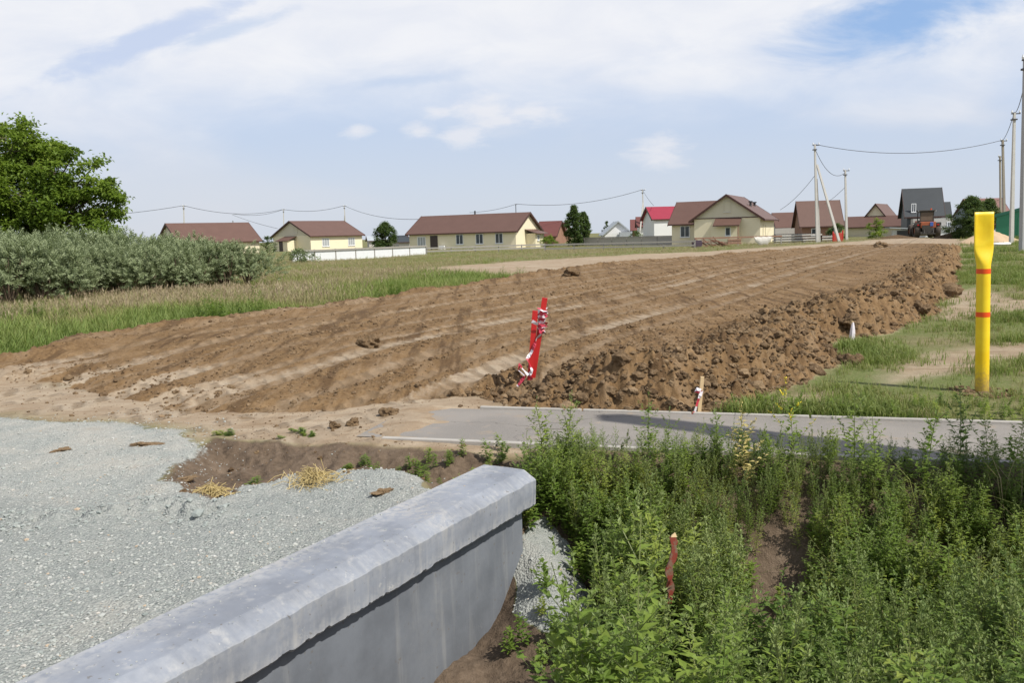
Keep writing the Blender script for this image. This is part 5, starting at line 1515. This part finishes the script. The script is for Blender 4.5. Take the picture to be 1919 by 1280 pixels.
# ------------------------------------------------------------------ concrete headwall of the culvert
def headwall():
    o = empty('culvert_headwall', (HW_E.x, HW_E.y, 0), 'grey concrete culvert headwall with thick cap beam at the gravel edge', 'headwall', math.atan2(HW_T.y, HW_T.x))
    # local x along the wall towards the camera, local y = left-hand normal; HW_N is which side?
    n_loc = Vector((HW_N.x * HW_T.x + HW_N.y * HW_T.y, -HW_N.x * HW_T.y + HW_N.y * HW_T.x))
    sg = 1 if n_loc.y > 0 else -1
    W = .40; Hc = .235; Lc = HW_L
    # cap: finely cut beam with a chamfered arris and a chipped lower edge
    nx = 420
    prof = [(-W / 2, HW_TOP - Hc), (-W / 2, HW_TOP - .012), (-W / 2 + .012, HW_TOP), (0, HW_TOP + .002), (W / 2 - .085, HW_TOP), (W / 2 - .075, HW_TOP - .003), (W / 2, HW_TOP - .05), (W / 2 + .006, HW_TOP - .058), (W / 2 + .004, HW_TOP - Hc * .6), (W / 2, HW_TOP - Hc + .012), (W / 2 - .01, HW_TOP - Hc)]
    vs = []; fs = []
    xs = np.linspace(0, Lc, nx)
    N1 = fbm(xs * 14, xs * 0 + 2.0, 4, 501); N2 = fbm(xs * 30, xs * 0 + 5, 4, 502, .6); N3 = fbm(xs * 9, xs * 0 + 9, 3, 503)
    np_ = len(prof)
    for i, x in enumerate(xs):
        for j, (y, z) in enumerate(prof):
            e_ = min(1, x / .05)
            yy_, zz_ = y, z
            if j in (5,): yy_ += N1[i] * .012; zz_ += N2[i] * .006
            if j in (6, 7): zz_ += N1[i] * .014; yy_ += N3[i] * .006
            if j in (9, 10): zz_ += max(0, N2[i]) * .035 + N1[i] * .010
            yy_ += N3[i] * .004
            xe = x
            if i == 0:
                yy_ = yy_ * .90; zz_ = HW_TOP - Hc / 2 + (zz_ - HW_TOP + Hc / 2) * .93
                xe = x + .0
            vs.append((xe - (.03 if i else .03 - .012), yy_ * sg, zz_))
    for i in range(nx - 1):
        for j in range(np_):
            j2 = (j + 1) % np_
            fs.append((i * np_ + j, i * np_ + j2, (i + 1) * np_ + j2, (i + 1) * np_ + j))
    fs.append(tuple(range(np_))); fs.append(tuple((nx - 1) * np_ + j for j in range(np_)))
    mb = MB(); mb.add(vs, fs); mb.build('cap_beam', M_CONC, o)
    # wall with the round pipe opening
    face = (W / 2 - .075) * sg; back = (-W / 2 + .05) * sg
    z0, z1 = -1.35, HW_TOP - Hc + .05
    x0, x1 = .03, Lc - .04
    pc = Vector((1.78, -.86)); pr_ = .30
    nseg = 32
    ring = [(pc.x + pr_ * math.cos(2 * PI * k / nseg), pc.y + pr_ * math.sin(2 * PI * k / nseg)) for k in range(nseg)]
    outer = []
    for k in range(nseg):
        a = 2 * PI * k / nseg; c, s = math.cos(a), math.sin(a)
        tx = ((x1 - pc.x) / c if c > 1e-6 else ((x0 - pc.x) / c if c < -1e-6 else 1e9)); tz = ((z1 - pc.y) / s if s > 1e-6 else ((z0 - pc.y) / s if s < -1e-6 else 1e9))
        t = min(tx, tz); outer.append((pc.x + c * t, pc.y + s * t))
    mb = MB()
    mb.add([(x, face, z) for x, z in ring] + [(x, face, z) for x, z in outer], [(k, (k + 1) % nseg, nseg + (k + 1) % nseg, nseg + k) for k in range(nseg)])
    for cx, cz in ((x0, z0), (x1, z0), (x0, z1), (x1, z1)):
        # corner fill triangle
        ds = sorted(range(nseg), key=lambda k: (outer[k][0] - cx) ** 2 + (outer[k][1] - cz) ** 2)
        a_ = [k for k in range(nseg) if abs(outer[k][0] - cx) < 1e-5]; b_ = [k for k in range(nseg) if abs(outer[k][1] - cz) < 1e-5]
        if a_ and b_:
            ka = min(a_, key=lambda k: abs(outer[k][1] - cz)); kb_ = min(b_, key=lambda k: abs(outer[k][0] - cx))
            if ka != kb_: mb.add([(outer[ka][0], face, outer[ka][1]), (outer[kb_][0], face, outer[kb_][1]), (cx, face, cz)], [(0, 1, 2)])
    mb.add([(x0, face, z0), (x0, face, z1), (x0, back, z1), (x0, back, z0)], [(0, 1, 2, 3)])
    mb.add([(x1, face, z0), (x1, face, z1), (x1, back, z1), (x1, back, z0)], [(0, 1, 2, 3)])
    mb.add([(x0, back, z0), (x0, back, z1), (x1, back, z1), (x1, back, z0)], [(0, 1, 2, 3)])
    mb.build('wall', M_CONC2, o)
    pbm = MB(); vs = []
    for d in (.0, -1.3):
        for x, z in ring: vs.append((x, face + d * sg, z))
    pbm.add(vs, [(k, (k + 1) % nseg, nseg + (k + 1) % nseg, nseg + k) for k in range(nseg)] + [tuple(nseg + k for k in range(nseg))])
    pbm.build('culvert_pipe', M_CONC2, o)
headwall()

# ------------------------------------------------------------------ yellow gas-line marker
def marker():
    px, py = 1840, 735
    x, y = gp(px, py)
    z = zat(x, y)
    o = empty('gas_marker_post', (x, y, z), 'yellow pipe marker post with flattened top and two orange bands', 'marker post')
    top = at(1845, 397, y)
    T = top - Vector((x, y, z)); H = T.length
    kpx = y / F_PX * 1.01     # metres per pixel at that distance
    r = 12.0 * kpx
    hts = [(-.15, 0)] + [(h_, 0) for h_ in (.0, .3, .6, .9, H * .66)]
    rings = []
    n = 28
    zs = list(np.linspace(-.15, H * .70, 8)) + list(np.linspace(H * .70, H * .815, 9))[1:] + list(np.linspace(H * .818, H, 10))
    vs = []
    for q in zs:
        t = min(1, max(0, (q - H * .70) / (H * .115)))
        t = t * t * (3 - 2 * t)
        wx = r * (1 + .42 * t); wy = r * (1 - .84 * t)
        ex = 2 + 3.0 * t
        for k in range(n):
            a = 2 * PI * k / n; c, s = math.cos(a), math.sin(a)
            xx = wx * math.copysign(abs(c) ** (2 / ex), c); yy_ = wy * math.copysign(abs(s) ** (2 / ex), s)
            if q > H * .818:       # dented plate
                tt = (q - H * .818) / (H * .182)
                yy_ += -.018 * math.exp(-((xx - .01) / .028) ** 2) * math.sin(PI * min(1, tt * 1.15)) * -1
                yy_ += .010 * math.exp(-((xx + .045) / .03) ** 2)
            ln = T * (q / H)
            vs.append((ln.x + xx, ln.y + yy_, q))
    fs = []
    for i in range(len(zs) - 1):
        for k in range(n):
            k2 = (k + 1) % n; fs.append((i * n + k, i * n + k2, (i + 1) * n + k2, (i + 1) * n + k))
    fs.append(tuple((len(zs) - 1) * n + k for k in range(n)))
    mb = MB(); mb.add(vs, fs); b = mb.build('pipe', mat_post(), o, True)
    for py_ in (508, 589):
        zc = (at(1842, py_, y) - Vector((x, y, z))).z
        bb = MB(); c = T * (zc / H); bb.tube([(c.x, c.y, zc - .024), (c.x, c.y, zc + .024)], r + .0012, 28, False); bb.build('band', M_ORNG, o, True)
    o.rotation_euler = (0, 0, R(-6))
marker()

# ------------------------------------------------------------------ stakes with tape
def ribbon(pts, wd, name, parent, seg=.09, twist=.0, rr=None):
    """barrier tape: striped ribbon following points"""
    pts = [Vector(p) for p in pts]
    dense = []
    for a, b in zip(pts[:-1], pts[1:]):
        n = max(1, int((b - a).length / .025))
        for i in range(n): dense.append(a.lerp(b, i / n))
    dense.append(pts[-1])
    mb = MB(); L = 0; vs = []; fs = []; ms = []
    for i, p in enumerate(dense):
        t = (dense[min(i + 1, len(dense) - 1)] - dense[max(i - 1, 0)]).normalized()
        s = t.cross(Vector((.3, -1, .15))).normalized()
        s = Matrix.Rotation(twist * math.sin(i * .55 + (rr.random() * .6 if rr else 0)), 3, t) @ s
        vs += [p + s * wd * .5, p - s * wd * .5]
    for i in range(len(dense) - 1):
        L += (dense[i + 1] - dense[i]).length
        mb.cur = int(L / seg) % 2
        b = len(mb.v)
        mb.add([vs[2 * i], vs[2 * i + 1], vs[2 * i + 3], vs[2 * i + 2]], [(0, 1, 2, 3)])
    return mb.build(name, [M_TW, M_TR], parent)
def mat_flaked():
    m, n, b = mat('flaking red paint')
    O = n.n.new('ShaderNodeTexCoord').outputs['Object']
    f = n.noise(O, 26, 5, .65); g = n.noise(O, 60, 4)
    c = n.mix(n.ss(f, .45, .56), (.27, .05, .03), (.24, .15, .10))
    c = n.mix(n.math('MULTIPLY', n.ss(g, .55, .7), .5), c, (.12, .06, .04))
    n.put(b.inputs['Base Color'], c); b.inputs['Roughness'].default_value = .85
    return m
def red_stakes():
    Y0 = gpt(990, 724)[1]
    rr = random.Random(4)
    b1 = at(992, 726, Y0); t1 = at(1003, 582, Y0 + .02)
    o = empty('red_stake', (b1.x, b1.y, b1.z), 'shorter red square stake of the taped pair on the earth', 'stake')
    mb = MB(); d = t1 - b1; mb.tube([-d * .1, d], .040, 4, True, PI / 4); mb.build('shaft', M_RED, o)
    b2 = at(996, 722, Y0 + .10); t2 = at(1021, 558, Y0 + .12)
    o2 = empty('red_stake', (b2.x, b2.y, b2.z), 'taller leaning red square stake of the taped pair on the earth', 'stake')
    mb = MB(); d = t2 - b2; mb.tube([-d * .1, d], .040, 4, True, PI / 4); mb.build('shaft', M_RED, o2)
    Yf = Y0 - .04
    tp = empty('barrier_tape', at(1016, 600, Yf), 'red and white barrier tape wound round the pair of red stakes', 'barrier tape')
    base = tp.location
    # wound bundle on the taller stake
    pts = []
    for i in range(46):
        t = i / 45; q = at(1018 - 4 * t, 576 + 46 * t, Y0 + .10)
        a = i * 1.15
        pts.append(q - base + Vector((math.cos(a) * (.034 + .016 * rr.random()), math.sin(a) * .055, rr.uniform(-.02, .02))))
    ribbon(pts, .042, 'wound_tape', tp, .10, 1.3, rr)
    loop = [at(x, y, Yf - .015 * (k % 2)) - base for k, (x, y) in enumerate(((997, 602), (1004, 606), (1012, 612), (1014, 626), (1006, 634), (1001, 648), (996, 660), (988, 672), (993, 684), (997, 694), (992, 704), (997, 712)))]
    ribbon(loop, .038, 'loose_tape', tp, .10, 1.1, rr)
    tail = [at(x, y, Yf - .02) - base for x, y in ((990, 703), (978, 690), (974, 682), (972, 694), (984, 704), (977, 714), (968, 726), (962, 735), (958, 742))]
    ribbon(tail, .034, 'tape_tail', tp, .11, 1.1, rr)
    # small wooden stake
    x, y = gpt(1310, 779)[:2]
    b = at(1309, 785, y); t = at(1316, 706, y)
    o = empty('wooden_stake', (b.x, b.y, b.z), 'small new wooden stake with white tape before the earth bank', 'stake')
    mb = MB(); d = t - b; mb.tube([-d * .2, d], .022, 4, True, PI / 4); mb.build('shaft', M_WOODN, o)
    tp = empty('barrier_tape', at(1312, 733, y - .03), 'short piece of red and white tape tied to the small wooden stake', 'barrier tape')
    base = tp.location
    lp = [at(px, py, y - .03 - .01 * (k % 2)) - base for k, (px, py) in enumerate(((1314, 732), (1306, 729), (1304, 733), (1309, 735), (1315, 734), (1312, 742), (1308, 752), (1305, 762), (1302, 772), (1299, 778)))]
    ribbon(lp, .030, 'tape_strip', tp, .07, .5, rr)
    # tiny taped stake on the side of the bank
    x, y = gpt(1596, 640)[:2]
    b = Vector((x, y, zat(x, y))); t = at(1597, 612, y)
    o = empty('wooden_stake', b, 'tiny stake wrapped in white tape at the foot of the bank', 'stake')
    mb = MB(); mb.tube([(0, 0, -.1), (0, 0, .30)], .018, 4, True); mb.build('shaft', M_WOODN, o)
    tb = MB(); tb.tube([(-.01, -.02, .02), (0, -.02, .12), (.005, -.015, .20), (.01, -.01, .28)], [.045, .04, .03, .012], 7); tb.build('tape_wrap', M_TW, o)
    # broken red-painted stick among the weeds
    x, y = gp(1258, 1065, -.1)
    b = at(1255, 1100, y); t = at(1263, 998, y)
    o = empty('broken_stick', b, 'broken stick with flaking red paint among the ditch weeds', 'stick')
    d = t - b
    mb = MB(); rr = random.Random(9); vs = []; fs = []; n = 14
    for i in range(n + 1):
        q = d * (-.3 + 1.22 * i / n); wq = .017 + .007 * rr.uniform(-1, 1); tq = .009
        ox = rr.uniform(-.004, .004) + .008 * math.sin(i * .7)
        vs += [q + Vector((ox - wq, -tq, 0)), q + Vector((ox + wq, -tq, 0)), q + Vector((ox + wq, tq, 0)), q + Vector((ox - wq, tq, 0))]
    for i in range(n):
        for k in range(4): fs.append((i * 4 + k, i * 4 + (k + 1) % 4, i * 4 + 4 + (k + 1) % 4, i * 4 + 4 + k))
    mb.add(vs, fs); mb.build('shaft', mat_flaked(), o)
    mb = MB(); q = d * .92; mb.add([q + Vector((-.015, -.009, 0)), q + Vector((.017, -.009, 0)), q + Vector((.017, .009, 0)), q + Vector((-.015, .009, 0)), d + Vector((.006, 0, 0)), q + Vector((-.010, 0, .010))], [(0, 1, 4), (1, 2, 4), (2, 3, 5), (3, 0, 5), (0, 4, 5), (2, 5, 4)]); mb.build('splintered_tip', M_WOODN, o)
red_stakes()

# ------------------------------------------------------------------ tractor
def tractor():
    p = at(1736, 443, 104)
    o = empty('tractor', (p.x, 104, -.02), 'dusty orange tractor seen from behind at the far end of the earthworks', 'tractor', R(-14))
    # local: +y forward (away), x right
    def wheel(x, y, r, w):
        wb = MB()
        prof = [(-w / 2, r * .55), (-w / 2, r * .9), (-w / 2 * .8, r * .985), (0, r), (w / 2 * .8, r * .985), (w / 2, r * .9), (w / 2, r * .55)]
        n = 28; vs = []; fs = []
        for k in range(n):
            a = 2 * PI * k / n
            for (dx, rr_) in prof:
                q = rr_ * (1.0 if rr_ < r * .95 else (1 + (.03 if k % 2 else -.02)))
                vs.append((x + dx, y + math.cos(a) * q, r + math.sin(a) * q))
        m_ = len(prof)
        for k in range(n):
            k2 = (k + 1) % n
            for j in range(m_ - 1): fs.append((k * m_ + j, k * m_ + j + 1, k2 * m_ + j + 1, k2 * m_ + j))
        wb.add(vs, fs); w_ = wb.build('wheel', M_RUBBER, o, True)
        rb = MB(); rb.tube([(x - w * .3, y, r), (x + w * .3, y, r)], r * .57, 20); rb.tube([(x - w * .36, y, r), (x + w * .36, y, r)], r * .22, 12); rb.build('rim', M_ORANGE, w_)
    for sx in (-1, 1):
        wheel(sx * 1.12, 0, .86, .62); wheel(sx * 1.12, 3.1, .80, .58)
    mb = MB(); mb.bevbox((0, .6, .95), (1.35, 3.0, .5), .06); mb.box((0, -.75, .85), (1.1, .5, .5)); mb.tube([(0, -1.0, .6), (0, -1.35, .55)], .12, 8); mb.build('chassis', M_MACH, o)
    mb = MB(); mb.bevbox((0, -.45, 1.55), (1.7, .9, .75), .08); mb.bevbox((0, 2.7, 1.6), (1.25, 2.0, .95), .12); mb.build('body', M_ORANGE, o)
    for sx in (-1, 1):
        mb = MB(); mb.bevbox((sx * 1.12, 0, 1.78), (.66, 1.5, .10), .04)
        mb.box((sx * 1.12, -.72, 1.60), (.66, .06, .30)); mb.build('fender', M_MACH, o)
    # cab frame with window openings
    cb = MB()
    for sx in (-1, 1):
        for yy_ in (.05, 1.45): cb.box((sx * .74, yy_, 2.5), (.10, .10, 1.3))
    cb.box((0, .05, 1.98), (1.58, .10, .16)); cb.box((0, 1.45, 2.0), (1.58, .10, .2)); cb.box((0, .05, 3.1), (1.58, .10, .12)); cb.box((0, 1.45, 3.1), (1.58, .10, .12))
    for sx in (-1, 1): cb.box((sx * .74, .75, 1.98), (.10, 1.5, .16)); cb.box((sx * .74, .75, 3.1), (.1, 1.5, .12))
    cab = cb.build('cab', M_MACH, o)
    gb = MB(); gb.box((0, .04, 2.55), (1.38, .02, 1.0)); gb.build('pane', simple('tinted cab glass', (.16, .13, .10), .1, .2, 3), cab)
    rb = MB(); rb.bevbox((0, .75, 3.25), (1.85, 1.85, .16), .06); rb.build('roof', M_MACH, o)
    lb = MB(); lb.tube([(.45, .1, 3.34), (.45, .1, 3.5)], .09, 10); lb.build('beacon', M_ORNG, o)
    for sx in (-1, 1):
        lb = MB(); lb.bevbox((sx * .9, -.08, 3.2), (.2, .1, .14), .02); lb.build('headlight', M_STEEL, o)
        lb = MB(); lb.box((sx * 1.1, -.78, 1.55), (.22, .05, .14)); lb.build('tail_light', M_RED, o)
    bb = MB(); bb.bevbox((.35, -.93, 1.62), (.36, .08, .5), .03); bb.build('plastic_can', M_BLUE, o)
    hb = MB(); hb.box((-.25, -.95, 1.25), (.9, .12, .5)); hb.tube([(-.5, -.9, 1.1), (-.5, -1.3, .5)], .05, 6); hb.tube([(.5, -.9, 1.1), (.5, -1.3, .5)], .05, 6); hb.box((0, -1.32, .5), (1.4, .10, .14)); hb.build('hitch', M_MACH, o)
    eb = MB(); eb.tube([(.45, 3.2, 2.0), (.45, 3.2, 3.0)], .06, 8); eb.build('exhaust_pipe', M_MACH, o)
    # dozer blade / bucket carried at the front right
    bb = MB()
    n = 10; vs = []; fs = []
    for k in range(n + 1):
        a = -1.0 + 2.0 * k / n
        yv = 4.7 - .30 * math.cos(a); zv = .70 + .62 * math.sin(a)
        for xx in (-.4, 2.6):
            vs += [(xx, yv, zv), (xx, yv + .07, zv)]
    for k in range(n):
        b = k * 4
        fs += [(b, b + 2, b + 6, b + 4), (b + 1, b + 3, b + 7, b + 5), (b, b + 1, b + 5, b + 4), (b + 2, b + 3, b + 7, b + 6)]
    bb.add(vs, fs); bb.build('blade', M_STEEL, o)
    for q0, q1 in (((.9, 2.6, .9), (1.8, 4.5, .75)), ((-.9, 2.6, .9), (-.2, 4.5, .75))): ab = MB(); ab.tube([q0, q1], .10, 6); ab.build('lift_arm', M_ORANGE, o)
tractor()

# sand pile and pale pipes right of the earthworks
def heap(name, px, py, Y, rx, ry, h, m, label, seed):
    p = at(px, py, Y); z = zat(p.x, p.y) if Y < 100 else -.1
    n = 40; vs = [(0, 0, h)]; fs = []
    rings = 14
    for i in range(1, rings + 1):
        t = i / rings
        for k in range(n):
            a = 2 * PI * k / n
            kk = 1 + .18 * math.sin(2 * a + seed) + .10 * math.sin(5 * a + seed * 2)
            zz_ = h * (1 - t) ** 1.05 + .10 * h * (random.random() - .5) * (1 - t) - (.2 if i == rings else 0)
            vs.append((math.cos(a) * rx * t * kk, math.sin(a) * ry * t * kk, zz_))
    for k in range(n): fs.append((0, 1 + k, 1 + (k + 1) % n))
    for i in range(rings - 1):
        for k in range(n): fs.append((1 + i * n + k, 1 + i * n + (k + 1) % n, 1 + (i + 1) * n + (k + 1) % n, 1 + (i + 1) * n + k))
    mb = MB(); mb.add(vs, fs); o = mb.build(name, m, None, True); o.location = (p.x, p.y, z); tag(o, label, 'heap')
    return o
heap('sand_heap', 1852, 452, 72, 2.4, 2.0, 1.15, M_SAND, 'pale heap of building sand behind the top of the yellow post', 1.3)
heap('earth_heap', 1795, 441, 92, 2.6, 2.0, .8, M_CLOD, 'reddish brown heap of earth right of the tractor blade', 2.1)
heap('earth_heap', 1680, 446, 98, 2.6, 1.6, .45, M_CLOD, 'low brown heap of earth left of the tractor', 3.3)
p = at(1862, 462, 58)
for k in range(3):
    mb = MB(); mb.tube([(-.2 + .08 * k, .1 * k, .16 + .03 * (k == 1)), (1.1 + .1 * k, .1 * k + .1, .16 + .03 * (k == 1))], .07, 12); o = mb.build('white_pipe', M_WHITEP, None, True); o.location = (p.x, p.y, zat(p.x, p.y) + .12); tag(o, 'white plastic pipe lying in the grass by the sand heap', 'pipe', 'white pipes by the sand heap')
